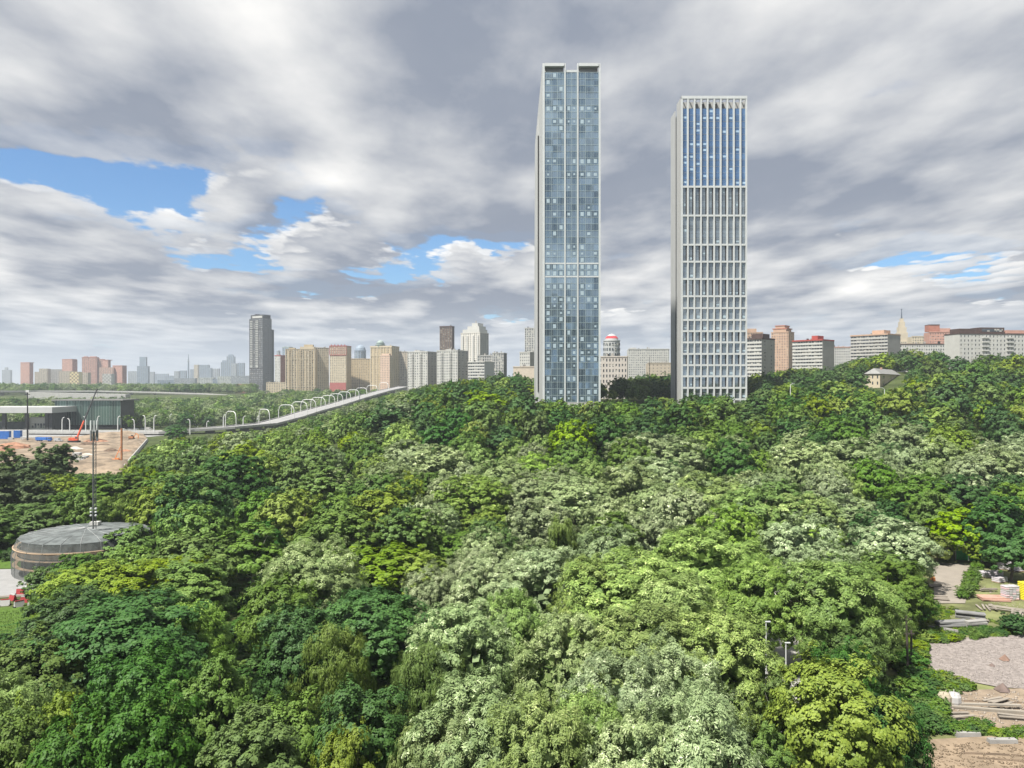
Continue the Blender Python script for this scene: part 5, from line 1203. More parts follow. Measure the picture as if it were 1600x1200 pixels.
# white kerb barrier down the edge of the excavation
t = thing('concrete_barrier', 'pale concrete barrier slanting down beside the excavation', 'barrier', (-180, 370, 0))
A_, B_ = Vector(ray(230, 689, 512)), Vector(ray(190, 738, 331)); A_.z = gz(A_.x, A_.y); B_.z = gz(B_.x, B_.y); dv = (B_-A_); nn = 14
for k in range(nn):
    a, b2 = A_+dv*(k/nn), A_+dv*((k+.95)/nn); sd_ = Vector((-dv.y, dv.x, 0)).normalized()*.6; h = Vector((0, 0, 1.6))
    mb = MB(); mb.hexa([a-sd_, b2-sd_, b2+sd_, a+sd_, a-sd_*.4+h, b2-sd_*.4+h, b2+sd_*.4+h, a+sd_*.4+h]); wpart(t, 'segment', mb, mat_cache('light_concrete', (.34, .34, .33)))

# ------------------------------------------------------------------ the netted rotunda and its mast
def rotunda():
    cx, cy, Rr = ROTUNDA; t = thing('rotunda', 'round building wrapped in grey scaffold netting', 'building', (cx, cy, 0)); zr = 7.0; N = 22
    net = bpy.data.materials.new('scaffold_net'); net.use_nodes = True; w = NT(net.node_tree)
    b = w.n('ShaderNodeBsdfPrincipled'); tr = w.n('ShaderNodeBsdfTransparent'); mx = w.n('ShaderNodeMixShader'); o = w.n('ShaderNodeOutputMaterial')
    P = w.n('ShaderNodeNewGeometry').outputs['Position']; mp = w.n('ShaderNodeMapping'); mp.inputs['Scale'].default_value = (1, 1, .25); w.link(P, mp.inputs[0])
    nz = w.noise(mp.outputs[0], 1.2, 5, .65)
    w.link(w.mix(nz, (.045, .055, .055), (.13, .145, .14)), b.inputs['Base Color']); b.inputs['Roughness'].default_value = .8
    w.put(mx.inputs[0], w.m('ADD', w.m('MULTIPLY', nz, .7), .12, clamp=True)); w.link(tr.outputs[0], mx.inputs[1]); w.link(b.outputs[0], mx.inputs[2]); w.link(mx.outputs[0], o.inputs[0])
    roofm = mat('roof_net', (.10, .112, .112), .75, var=.35, vscale=.5, bump=.3, bscale=1.5)
    mb = MB(); mb.lathe((0, 0), [(Rr-1.5, 0), (Rr-1.5, 3.2), (Rr-1.2, 3.2), (Rr-1.2, 3.9), (Rr-1.6, 3.9), (Rr-1.6, zr-.5)], 44); mb.build('wall', mat_cache('rotunda_wall', (.07, .055, .045), var=.2), t)
    mb = MB(); mb.lathe((0, 0), [(Rr-1.14, 4.0), (Rr-.9, 4.05), (Rr-.9, 4.9), (Rr-1.14, 4.95)], 44); mb.build('timber_band', mat_cache('timber', (.42, .30, .20), var=.2), t)
    # roof: one sheet per sector
    r = random.Random(5)
    for k in range(N):
        a0, a1 = 2*math.pi*k/N, 2*math.pi*(k+1)/N; mb = MB(); R0 = Rr-.9
        ring = lambda a, rad, z: (rad*math.cos(a), rad*math.sin(a), z)
        da = .006
        for (r0, z0), (r1, z1) in zip([(0.3, zr+1.0), (R0*.4, zr+.86), (R0*.75, zr+.55)], [(R0*.4, zr+.86), (R0*.75, zr+.55), (R0, zr)]):
            mb.quad(ring(a0+da, r0, z0), ring(a0+da, r1, z1), ring(a1-da, r1, z1), ring(a1-da, r0, z0))
        mb.build('roof_sheet', roofm, t)
        mb = MB(); mb.tube([ring(a0, .3, zr+1.05), ring(a0, R0*.75, zr+.60), ring(a0, R0, zr+.05)], .05, 4); mb.build('roof_seam', mat_cache('pale_cord', (.26, .27, .27)), t)
        mb = MB(); prev = None
        prof = [(R0, zr-.02), (Rr-.1, zr-1.6), (Rr+.25, zr-3.2), (Rr+.2, 1.6), (Rr+.05, 0)]
        sag = r.uniform(-.25, .2)
        for (r0, z0), (r1, z1) in zip(prof, prof[1:]):
            am = (a0+a1)/2; s0 = sag*(z0 < zr-.1); s1 = sag
            mb.quad(ring(a0, r0, z0), ring(a0, r1, z1), ring(am, r1+s1*.4, z1), ring(am, r0+s0*.4, z0)); mb.quad(ring(am, r0+s0*.4, z0), ring(am, r1+s1*.4, z1), ring(a1, r1, z1), ring(a1, r0, z0))
        mb.build('net_panel', net, t)
        mb = MB(); mb.tube([ring(a0, R0, zr), ring(a0, Rr+.1, zr-3.2), ring(a0, Rr+.05, 0)], .055, 5); mb.build('scaffold_post', mat_cache('scaffold_steel', (.22, .23, .23)), t)
    for k, z in enumerate((1.9, 3.7, 5.3)):
        for j in range(11):
            a0, a1 = math.pi*(1.02+.09*j), math.pi*(1.02+.09*(j+1))-.01; mb = MB()
            mb.lathe((0, 0), [(Rr-.85, z), (Rr-.02, z), (Rr-.02, z+.12), (Rr-.85, z+.12)], 4, a0=a0, a1=a1); mb.build('walkway_board', mat_cache('timber', (.42, .30, .20), var=.2), t)
    mb = MB(); mb.box(-1.0, .8, 3, 4.4, zr+1.0, zr+1.7); mb.build('roof_hatch', PANELW, t)
rotunda()
def mast():
    p = ray(147, 822, 158); H = ray(147, 657, 158)[2]-8.2; t = thing('lattice_mast', 'tall slim radio mast rising from the netted rotunda', 'mast', (p[0], p[1], 8.2)); w_ = .36
    col = mat_cache('mast_steel', (.13, .14, .14))
    for a in range(3):
        an = 2*math.pi*a/3+.3; x, y = w_*math.cos(an), w_*math.sin(an); mb = MB(); mb.tube([(x, y, 0), (x, y, H*.93)], .075, 5); mb.build('leg', col, t)
    n = 26; tri = [(w_*math.cos(2*math.pi*a/3+.3), w_*math.sin(2*math.pi*a/3+.3)) for a in range(3)]; mb = MB()
    for k in range(n):
        z0, z1 = H*.93*k/n, H*.93*(k+1)/n
        for a in range(3):
            p0, p1 = tri[a], tri[(a+1) % 3]; mb.tube([(*p0, z0), (*p1, z1)], .028, 3, cap=False); mb.tube([(*p0, z1), (*p1, z1)], .028, 3, cap=False)
    mb.build('lattice', col, t, kind='stuff')
    for z, k in ((H*.86, 0), (H*.95, 1)):
        for a in range(3):
            an = 2*math.pi*a/3+k; mb = MB(); mb.box(.55, .8, -.17, .17, z-1.1, z+1.1); o = mb.build('antenna_panel', mat_cache('antenna_grey', (.16, .165, .17)) if k == 0 else FRAME, t, rot=(0, 0, an))
    for dx in (-.75, .75):
        mb = MB(); mb.tube([(0, 0, H*.84), (dx, 0, H*.85), (dx, 0, H*.9)], .05, 4); mb.build('bracket', col, t)
    for z in (2.8, 3.5, 4.2):
        for s_ in (-1, 1):
            mb = MB(); mb.lathe((s_*.5, -.25), [(.02, z-.2), (.24, z-.1), (.24, z+.12), (.02, z+.22)], 8); mb.build('floodlight', FRAME, t)
    mb = MB(); mb.tube([(0, 0, H*.9), (0, 0, H)], .05, 5); mb.build('lightning_rod', col, t)
mast()

# ------------------------------------------------------------------ the near lawn and road at the left
LAWN = mat('lawn', (.06, .11, .014), .95, var=.25, vscale=.9, bump=.5, bscale=9)
ground_patch('access_road', [(-260, 893), (42, 889), (58, 930), (-320, 952)], mat_cache('pale_asphalt', (.24, .24, .24), var=.08), .02)
ground_patch('lawn', [(-330, 957), (68, 948), (90, 1010), (-400, 1060)], LAWN, .03)
ground_patch('verge', [(-160, 876), (38, 872), (42, 888), (-260, 892)], LAWN, .03)
gb = []
r = random.Random(21)
for k in range(2600):
    px, py = r.uniform(-20, 80), r.uniform(955, 1012); p = on_flat(px, py); a = r.uniform(0, 6.28); h = r.uniform(.1, .28); gb.append((p[0], p[1], h, a))
V = np.array([[(x-.05*math.cos(a), y-.05*math.sin(a), .03), (x+.05*math.cos(a), y+.05*math.sin(a), .03), (x+.06*math.sin(a), y+.06*math.cos(a), h)] for x, y, h, a in gb]).reshape(-1, 3)
link('grass', np_mesh('grass', V, np.arange(len(V)).reshape(-1, 3), LAWN), kind='stuff')
GREENP = mat_cache('green_fence_paint', (.05, .17, .04), var=.15)
t = thing('mesh_fence', 'low bright green metal fence round the lawn at left', 'fence', (-75, 112, 0))
fp = [on_flat(-40, 997), on_flat(27, 985), on_flat(80, 985)]; fq = [on_flat(32, 1000), on_flat(95, 992)]
for pts_ in (fp, fq):
    for a, b2 in zip(pts_, pts_[1:]):
        mb = MB(); mb.tube([(a[0], a[1], 1.1), (b2[0], b2[1], 1.1)], .045, 5); wpart(t, 'rail', mb, GREENP)
        mb = MB(); mb.tube([(a[0], a[1], .25), (b2[0], b2[1], .25)], .035, 5); wpart(t, 'rail', mb, GREENP)
    for a in pts_:
        mb = MB(); mb.box(a[0]-.05, a[0]+.05, a[1]-.05, a[1]+.05, 0, 1.3); wpart(t, 'post', mb, GREENP)
RED = mat_cache('red_plastic', (.30, .04, .045), rough=.5, var=.15); WHT = mat_cache('white_plastic', (.37, .365, .36), rough=.5, var=.08)
def barrier(label, px, py, rz, m, L=1.5):
    p = on_flat(px, py); t = thing('road_barrier', label, 'barrier', p, rz, 'red and white barriers by the lawn')
    mb = MB(); mb.hexa([(-L/2,-.35,0),(L/2,-.35,0),(L/2,.35,0),(-L/2,.35,0),(-L/2,-.12,.95),(L/2,-.12,.95),(L/2,.12,.95),(-L/2,.12,.95)]); mb.build('body', m, t)
    mb = MB(); mb.box(-L/2+.1, L/2-.1, -.13, .13, .955, 1.1); mb.build('top_rail', WHT if m is RED else RED, t)
    for s_ in (-1, 1):
        mb = MB(); mb.box(s_*L/2-.12, s_*L/2+.12, -.4, .4, .005, .16); mb.build('foot', BLACK, t)
for i, (px, py, rz, m, lab) in enumerate([(8, 946, .3, WHT, 'white plastic barrier leftmost in the pile by the lawn'), (20, 938, -.5, RED, 'red plastic barrier left in the pile by the lawn'), (30, 948, .9, WHT, 'white plastic barrier at the front of the pile by the lawn'), (40, 941, .2, RED, 'red plastic barrier in the middle of the pile'), (50, 947, 1.4, WHT, 'white plastic barrier second from the right in the pile'), (58, 946, 1.2, RED, 'red plastic barrier ending the pile at the right'), (33, 928, .1, RED, 'red plastic barrier behind the pile near the rotunda')]): barrier(lab, px, py, rz, m)
p = on_flat(44, 930); t = thing('water_tank', 'small white upright tank beside the barrier pile', 'tank', p); mb = MB(); mb.lathe((0, 0), [(.02, .05), (.55, .05), (.6, 1.2), (.45, 1.75), (.02, 1.9)], 14); mb.build('shell', WHT, t); mb = MB(); mb.lathe((0, 0), [(.2, 1.86), (.2, 2.02), (.02, 2.03)], 10); mb.build('lid', RED, t)
t = thing('plank_stack', 'pale boards lying on the road behind the barriers', 'boards', on_flat(18, 932), .25)
for k in range(5):
    mb = MB(); mb.box(-2, 2, -.6+k*.25, -.4+k*.25, .03+.06*(k % 2), .1+.06*(k % 2)); mb.build('plank', mat_cache('pale_board', (.25, .225, .19), var=.1), t)

# ------------------------------------------------------------------ path between the willows and its lamp posts
ground_patch('footpath', None, mat_cache('path_gravel', (.36, .35, .33), var=.12, vscale=.8), .03, world=[(27.5, 78, 0), (32.5, 78, 0), (38, 100, 0), (46, 125, 0), (54.5, 152, 0), (49.5, 152, 0), (41, 125, 0), (33, 100, 0)])
for i, (px, yb, yt, lab) in enumerate([(1197, 1120, 972, 'thin pale lamp post left of the footpath'), (1228, 1112, 1005, 'thin pale lamp post right of the footpath')]):
    p = on_flat(px, yb); H = (yb-yt)/FPX*p[1]
    t = thing('lamp_post', lab, 'lamp post', p); mb = MB(); mb.tube([(0, 0, 0), (0, 0, H)], [.10, .06], 6); mb.build('post', STEEL, t); mb = MB(); mb.box(-.12, .5, -.1, .1, H, H+.1); mb.build('lamp_head', FRAME, t)
for i, (px, yb, yt, lab) in enumerate([(1419, 1056, 962, 'dark leaning utility pole at the yard edge, taller of the pair'), (1424, 1050, 985, 'shorter dark utility pole at the yard edge')]):
    p = on_flat(px, yb); H = (yb-yt)/FPX*p[1]; t = thing('utility_pole', lab, 'pole', p); mb = MB(); mb.tube([(0, 0, -.2), (-.25*(1-i), 0, H)], [.17, .12], 7); mb.build('post', mat_cache('tarred_timber', (.06, .05, .045)), t); mb = MB(); mb.box(-.9, .4, -.06, .06, H-.5, H-.38); mb.build('cross_arm', mat_cache('tarred_timber', (.06, .05, .045)), t)
# street lamps on the hill
for i, (px, yb, yt, Y, s_, lab) in enumerate([(1235, 626, 599, 330, 1, 'grey street lamp on the hilltop right of the framed tower'), (1382, 640, 606, 330, -1, 'pale street lamp below the old hip-roofed house'), (1407.5, 640, 606, 330, 1, 'pale bare lamp pole right of the lamp below the house'), (1015, 604, 556, 480, 1, 'thin pole standing between the two towers'), (562, 622, 582, 700, 1, 'slim blue pole beside the viaduct arches')]):
    p = ray(px, yb, Y); g = gz(p[0], p[1]); H = ray(px, yt, Y)[2]-g; t = thing('street_lamp', lab, 'street lamp', (p[0], p[1], g)); mb = MB(); mb.tube([(0, 0, -.2), (0, 0, H-.6), (s_*1.2, 0, H)], [.2, .13, .09], 6); mb.build('post', STEEL if i < 3 else mat_cache('dark_spire', (.06, .075, .1)), t); mb = MB(); mb.box(min(s_*.9, s_*1.8), max(s_*.9, s_*1.8), -.15, .15, H, H+.14); mb.build('lamp_head', FRAME, t)

# ------------------------------------------------------------------ the yard at the right
ground_patch('concrete_pad', [(1458, 876), (1493, 873), (1536, 881), (1516, 912), (1508, 944), (1460, 944)], mat('pad_concrete', (.225, .20, .17), .95, var=.10, vscale=.25, bump=.2), .17)
GRAV = mat('pale_gravel', (.215, .19, .178), .95, var=.2, vscale=1.6, bump=.8, bscale=7)
DIRT = mat('yard_dirt', (.215, .17, .125), .95, var=.22, vscale=.5, bump=.6, bscale=3)
WEED = mat('weedy_grass', (.12, .17, .04), .95, var=.35, vscale=.5, bump=.6, bscale=5)
rough_patch('yard_ground', 42, 125, 66, 174, mat('weedy_soil', (.125, .135, .055), .95, var=.4, vscale=.18, bump=.6, bscale=4), .12, z=.01, n=60, seed=9)
ground_patch('gravel_yard', [(1448, 1006), (1530, 996), (1720, 992), (1760, 1088), (1560, 1076), (1470, 1058), (1452, 1040)], GRAV, .22)
ground_patch('dirt_track', [(1462, 1082), (1600, 1078), (1760, 1096), (1800, 1150), (1560, 1146), (1475, 1128)], DIRT, .21)
ground_patch('sandy_corner', [(1455, 1158), (1560, 1152), (1850, 1164), (1950, 1320), (1400, 1320)], mat_cache('sand', (.215, .165, .115), var=.2, vscale=.4, bump=.6, bscale=3), .2)
r = random.Random(33)
# gravel stones
sv = []; sf = []
ico = [(0, 0, 1), (.9, 0, .1), (.28, .85, .1), (-.72, .53, .1), (-.72, -.53, .1), (.28, -.85, .1), (0, 0, -.4)]
icf = [(0, 1, 2), (0, 2, 3), (0, 3, 4), (0, 4, 5), (0, 5, 1), (6, 2, 1), (6, 3, 2), (6, 4, 3), (6, 5, 4), (6, 1, 5)]
def stones(name, poly, n, smin, smax, m, z=.22):
    V = []; F = []; xs = [p[0] for p in poly]; ys = [p[1] for p in poly]; k = 0
    while k < n:
        px, py = r.uniform(min(xs), max(xs)), r.uniform(min(ys), max(ys))
        if not inside(px, py, poly): continue
        p = on_flat(px, py); s_ = r.uniform(smin, smax)*r.uniform(.5, 1); i0 = len(V); c, q = math.cos(r.uniform(0, 6)), 0; an = r.uniform(0, 6.28)
        for x, y, zz in ico: V.append((p[0]+s_*(x*math.cos(an)-y*math.sin(an))*r.uniform(.8, 1.2), p[1]+s_*(x*math.sin(an)+y*math.cos(an)), z+s_*.6*zz))
        F += [tuple(i0+q for q in f) for f in icf]; k += 1
    link(name, np_mesh(name, np.array(V), np.array(F), m), kind='stuff')
stones('gravel', [(1450, 1008), (1620, 995), (1640, 1085), (1560, 1074), (1470, 1056)], 2600, .06, .22, mat_cache('gravel_stone', (.23, .205, .19), var=.35, vscale=3))
stones('rubble', [(1462, 1085), (1640, 1082), (1640, 1140), (1480, 1126)], 500, .06, .3, mat_cache('rubble_stone', (.26, .225, .19), var=.35, vscale=3))
stones('clods', [(1470, 1165), (1640, 1160), (1640, 1230), (1430, 1230)], 700, .06, .28, mat_cache('clod', (.19, .145, .10), var=.3, vscale=3))
def boulder(label, px, py, s_, m):
    p = on_flat(px, py); mb = MB(); V = [(x*s_*r.uniform(.7, 1.2), y*s_*r.uniform(.7, 1.2), max(-.1, z*s_*.9)+.2) for x, y, z in ico]; i0 = 0; mb.v = V; mb.f = list(icf); mb.mi = [0]*len(icf)
    o = mb.build('boulder', m, label=label, cat='rock', loc=p)
boulder('brown pointed boulder on the gravel at right', 1570, 1034, .95, mat_cache('brown_rock', (.20, .13, .10), var=.3))
boulder('small dark rock left of the pointed boulder', 1550, 1043, .45, mat_cache('dark_rock', (.12, .09, .08), var=.3))
boulder('flat dark mound at the lower edge of the gravel', 1567, 1082, 1.1, mat_cache('dark_rock', (.12, .09, .08), var=.3))
# green sheet fence behind the pad
p0, p1 = on_flat(1493, 876), on_flat(1533, 879); t = thing('sheet_fence', 'bright green sheet fence at the back of the concrete pad', 'fence', ((p0[0]+p1[0])/2, p0[1], 0))
n = 8; GRN = mat_cache('green_sheet', (.05, .36, .10), rough=.5, var=.12)
for k in range(n):
    a = Vector(p0).lerp(Vector(p1), k/n); b2 = Vector(p0).lerp(Vector(p1), (k+.94)/n); mb = MB(); mb.hexa([(a.x, a.y, .2), (b2.x, b2.y, .2), (b2.x, b2.y+.08, .2), (a.x, a.y+.08, .2), (a.x, a.y, 2.35), (b2.x, b2.y, 2.35), (b2.x, b2.y+.08, 2.35), (a.x, a.y+.08, 2.35)]); wpart(t, 'sheet', mb, GRN)
for k in (0, n/2, n):
    a = Vector(p0).lerp(Vector(p1), k/n); mb = MB(); mb.box(a.x-.07, a.x+.07, a.y-.16, a.y-.02, 0, 2.6); wpart(t, 'post', mb, FRAME)
def pallet(name, label, px, py, w_, d, h, m, rz=0, wrap=None, group=None, z=.06, bags=True):
    p = on_flat(px, py); t = thing(name, label, 'pallet', (p[0], p[1], z), rz, group)
    for k in range(3):
        mb = MB(); y = -d/2+(k+.5)*d/3; mb.box(-w_/2, w_/2, y-.06, y+.06, 0, .12); mb.build('skid', mat_cache('pallet_wood', (.36, .27, .18), var=.2), t)
    mb = MB(); mb.box(-w_/2-.02, w_/2+.02, -d/2-.02, d/2+.02, .122, .17); mb.build('deck', mat_cache('pallet_wood', (.36, .27, .18), var=.2), t)
    nl = max(2, int(h/.3)); nw = max(2, round(w_/.7))
    for l in range(nl):
        for c in range(nw):
            z0 = .175+l*h/nl; x0 = -w_/2+c*w_/nw; q = r.uniform(-.04, .04); mb = MB(); i = .05; a, b2 = x0+.02, x0+w_/nw-.02; e = h/nl-.02
            mb.hexa([(a+i, -d/2+i+q, z0), (b2-i, -d/2+i+q, z0), (b2-i, d/2-i+q, z0), (a+i, d/2-i+q, z0), (a, -d/2+q, z0+e*.5), (b2, -d/2+q, z0+e*.5), (b2, d/2+q, z0+e*.5), (a, d/2+q, z0+e*.5)])
            mb.hexa([(a, -d/2+q, z0+e*.5), (b2, -d/2+q, z0+e*.5), (b2, d/2+q, z0+e*.5), (a, d/2+q, z0+e*.5), (a+i, -d/2+i+q, z0+e), (b2-i, -d/2+i+q, z0+e), (b2-i, d/2-i+q, z0+e), (a+i, d/2-i+q, z0+e)])
            mb.build('sack', m[(l*3+c*2+r.randrange(2)) % len(m)], t)
LIL = mat_cache('pale_lilac_sack', (.44, .41, .44), rough=.5, var=.08); PNK = mat_cache('pink_sack', (.58, .42, .44), rough=.5, var=.1)
pallet('sack_pallet', 'long low heap of white wrapped sacks at the left of the sack stacks', 1548, 902, 4.2, 1.8, 1.0, [WHT, LIL], .2)
pallet('sack_pallet', 'tall pallet of white and pink sacks standing nearest', 1578, 938, 2.6, 1.4, 2.4, [WHT, LIL, PNK, WHT], .15)
pallet('sack_pallet', 'pallet of pale lilac sacks in the back row by the bushes', 1567, 890, 3.0, 1.6, 1.7, [LIL, WHT], -.1)
pallet('sack_pallet', 'pallet of white sacks at the back right by the picture edge', 1590, 893, 3.4, 1.8, 1.8, [WHT, LIL], .1)
pallet('sack_pallet', 'low pallet of lilac sacks between the other stacks', 1562, 910, 2.6, 1.5, .9, [LIL, WHT], .4)
pallet('sack_pallet', 'stack of yellow sacks cut by the right picture edge', 1602, 938, 1.8, 1.5, 3.0, [mat_cache('yellow_sack', (.62, .56, .04), rough=.5)], .05)
BOARD = mat_cache('grey_board', (.22, .195, .165), var=.2); CS = mat_cache('concrete_slab', (.19, .19, .19), var=.15)
def stack(name, label, px, py, n, L, w_, th, m, rz, cat, jig=.25, part='plank'):
    t = thing(name, label, cat, (*on_flat(px, py)[:2], .2), rz)
    for k in range(n):
        a = r.uniform(-.12, .12); mb = MB(); y = r.uniform(-jig, jig); mb.box(-L/2, L/2, y-w_/2, y+w_/2, k*(th+.012), k*(th+.012)+th, rz=a); mb.build(part, m, t)
stack('slab_stack', 'stack of grey concrete slabs left of the leaning slabs', 1488, 981, 4, 5.0, 1.2, .22, CS, .05, 'slabs', part='slab')
stack('slab_stack', 'jumbled grey concrete slabs in the middle of the yard', 1516, 968, 5, 4.2, 1.3, .2, CS, -.5, 'slabs', .5, part='slab')
stack('slab_stack', 'pale concrete frames at the right of the slab heap', 1524, 982, 4, 3.4, 1.0, .26, mat_cache('pale_slab', (.25, .245, .235)), .2, 'slabs', .3, part='slab')
stack('board_stack', 'weathered boards beside the pad, upper heap', 1461, 918, 4, 2.6, .5, .1, BOARD, .2, 'boards')
stack('board_stack', 'weathered boards beside the pad, lower heap', 1466, 938, 5, 3.2, .6, .1, BOARD, -.2, 'boards', .5)
stack('board_stack', 'reddish tarpaulined boards below the pink sacks', 1552, 938, 3, 4.6, 2.2, .14, mat_cache('red_brown_board', (.36, .22, .17), var=.2), -.1, 'boards', .3)
stack('board_stack', 'splayed pale boards below the sack stacks', 1572, 955, 6, 5.0, .35, .08, mat_cache('pale_board', (.25, .225, .19), var=.1), -.5, 'boards', 1.6)
stack('board_stack', 'scattered boards on the soil under the sack stacks', 1548, 953, 6, 3.2, .3, .07, BOARD, 1.2, 'boards', 1.8)
stack('board_stack', 'long pale timbers lying across the dirt track', 1535, 1112, 3, 9.0, .4, .18, mat_cache('pale_board', (.25, .225, .19), var=.1), -.12, 'boards', .9)
stack('brick_row', 'low orange brick kerb at the left of the pad', 1458, 908, 3, 1.6, .4, .2, ORP, 1.4, 'bricks', .05, part='brick')
t = thing('concrete_kerb', 'pale concrete kerb along the weeds below the slabs', 'kerb', on_flat(1450, 987))
for k in range(7):
    a = on_flat(1408+k*14, 976+k*2.2); b2 = on_flat(1408+(k+.92)*14, 976+(k+.92)*2.2); mb = MB(); mb.hexa([(a[0], a[1], .1), (b2[0], b2[1], .1), (b2[0], b2[1]+.4, .1), (a[0], a[1]+.4, .1), (a[0], a[1], .5), (b2[0], b2[1], .5), (b2[0], b2[1]+.4, .5), (a[0], a[1]+.4, .5)]); wpart(t, 'segment', mb, mat_cache('pale_slab', (.25, .245, .235)))
def sack(label, px, py, s_, m):
    p = on_flat(px, py); t = thing('bulk_bag', label, 'bag', (p[0], p[1], .2), r.uniform(-.4, .4)); mb = MB(); mb.lathe((0, 0), [(.02, 0), (.42*s_, 0), (.52*s_, .4*s_), (.5*s_, .8*s_), (.36*s_, 1.02*s_), (.02, 1.08*s_)], 10); mb.build('body', m, t)
    for k in range(4):
        a = k*math.pi/2+.78; mb = MB(); mb.tube([(.4*s_*math.cos(a), .4*s_*math.sin(a), .95*s_), (.3*s_*math.cos(a), .3*s_*math.sin(a), 1.2*s_), (.2*s_*math.cos(a), .2*s_*math.sin(a), 1.0*s_)], .03, 4); mb.build('strap', m, t)
sack('white bulk bag on the dirt track, right of a pair', 1491, 1106, 1.5, WHT); sack('cream bulk bag on the dirt track, left of a pair', 1476, 1106, 1.5, mat_cache('cream_bag', (.34, .30, .23)))
for i, (px, py, L, lab) in enumerate([(1512, 1152, 2.6, 'pale concrete block at the edge of the sandy corner, left one'), (1566, 1163, 3.0, 'pale concrete block at the edge of the sandy corner, right one')]):
    t = thing('concrete_block', lab, 'block', on_flat(px, py)); mb = MB(); mb.hexa([(-L/2, -.35, 0), (L/2, -.35, 0), (L/2, .35, 0), (-L/2, .35, 0), (-L/2+.05, -.3, .6), (L/2-.05, -.3, .6), (L/2-.05, .3, .6), (-L/2+.05, .3, .6)]); mb.build('body', mat_cache('pale_slab', (.25, .245, .235)), t)
    for s_ in (-1, 1): mb = MB(); mb.tube([(s_*L*.25-.1, 0, .58), (s_*L*.25, 0, .72), (s_*L*.25+.1, 0, .58)], .025, 4); mb.build('lifting_loop', BLACK, t)
# weeds and shrubs of the yard
weeds = []
for poly, n, s0, s1, ks in (([(1410, 985), (1450, 985), (1560, 1012), (1520, 1000), (1448, 1010), (1440, 1050), (1500, 1070), (1520, 1078), (1440, 1110), (1400, 1040)], 330, .35, 1.0, ('mid_green', 'bright_maple')), ([(1500, 940), (1520, 925), (1530, 890), (1522, 885), (1510, 920), (1500, 935)], 60, .5, 1.2, ('mid_green', 'birch')), ([(1445, 948), (1510, 950), (1560, 975), (1560, 996), (1440, 1000)], 170, .15, .5, ('bright_maple', 'mid_green')), ([(1540, 1140), (1610, 1146), (1610, 1160), (1540, 1152)], 60, .2, .6, ('bright_maple', 'mid_green')), ([(1455, 950), (1490, 955), (1480, 975), (1440, 975)], 50, .25, .6, ('bright_maple', 'mid_green')), ([(1500, 990), (1570, 985), (1600, 992), (1520, 1000)], 70, .3, .8, ('mid_green', 'dark_maple')), ([(1465, 1132), (1545, 1138), (1540, 1150), (1470, 1146)], 80, .3, .8, ('mid_green', 'dark_maple')), ([(1440, 1075), (1462, 1085), (1475, 1140), (1430, 1150)], 80, .5, 1.3, ('mid_green', 'dark_maple'))):
    k = 0
    while k < n:
        px, py = r.uniform(1395, 1610), r.uniform(880, 1155)
        if inside(px, py, poly):
            p = on_flat(px, py); kk = r.choice(ks); K = KINDS[LEAF[kk][0]]; s_ = r.uniform(s0, s1); weeds.append((p[0], p[1], -.1, s_/K['Rc'], s_*1.5/K['H'], r.uniform(0, 6.28), proto_index(kk, 2, r.randrange(2)))); k += 1
scatter('weeds', weeds, PROTO, 'rank weeds and grass along the edges of the yard', 'weeds')
for px, py, w_, h, k, lab in ((1585, 992, 40, 3.2, 'dark_maple', 'dark round shrub at the right edge below the boards'), (1549, 886, 20, 4.4, 'silver', 'pale grey-green young willow bush behind the sacks, leftmost'), (1573, 884, 18, 3.8, 'silver', 'pale grey-green young willow bush behind the sacks, middle'), (1597, 884, 18, 3.8, 'silver', 'pale grey-green young willow bush behind the sacks, rightmost'), (1515, 935, 16, 2.6, 'birch', 'thin greyish bush between the pad and the sacks')):
    p = on_flat(px, py); K = KINDS[LEAF[k][0]]; w2 = w_/2*p[1]/FPX; t = thing('bush', lab, 'bush', (p[0], p[1], -.1), 1.0); link('crown', CROWNS[k, 1, 1], t, scale=(w2/K['Rc'], w2/K['Rc'], h/K['H'])); link('stem', TRUNKS[k, 1, 1], t, scale=(w2/K['Rc'], w2/K['Rc'], h/K['H']))

# more clutter of the yard
for i, (px, py, n_, L, rz, m, lab) in enumerate([(1560, 1100, 4, 3.0, .4, BOARD, 'greyish planks tossed on the dirt below the gravel'), (1588, 1128, 5, 3.6, -.3, BOARD, 'dark planks piled at the right edge of the dirt track'), (1500, 1122, 4, 2.6, .1, BOARD, 'short planks beside the two bulk bags'), (1590, 962, 5, 3.4, .9, BOARD, 'grey planks at the right edge below the yellow sacks'), (1532, 972, 4, 2.4, -1.0, mat_cache('pale_board', (.25, .225, .19), var=.1), 'pale planks leaning right of the slab heap'), (1545, 925, 5, 3.0, .1, BOARD, 'grey planks between the lilac sacks and the red boards')]): stack('board_stack', lab, px, py, n_, L, .35, .09, m, rz, 'boards', .8)
stones('scree', [(1440, 985), (1530, 975), (1640, 965), (1640, 992), (1450, 1004)], 420, .05, .2, mat_cache('rubble_stone', (.26, .225, .19), var=.35, vscale=3), .1)
stones('chippings', [(1530, 915), (1640, 905), (1640, 965), (1540, 960)], 500, .05, .22, mat_cache('rubble_stone', (.26, .225, .19), var=.35, vscale=3), .1)
for k, (px, py, L) in enumerate([(1480, 1098, 26), (1500, 1182, 30), (1530, 1190, 30)]):
    p = on_flat(px, py); mb = MB(); strip(mb, [(p[0]+q*L/8, p[1]-q*.3+math.sin(q*.9+k)*.4, .215) for q in range(9)], (.22, -.22), 0, .004); mb.build('wheel_rut', mat_cache('wet_dirt', (.11, .08, .055), var=.3), kind='structure')

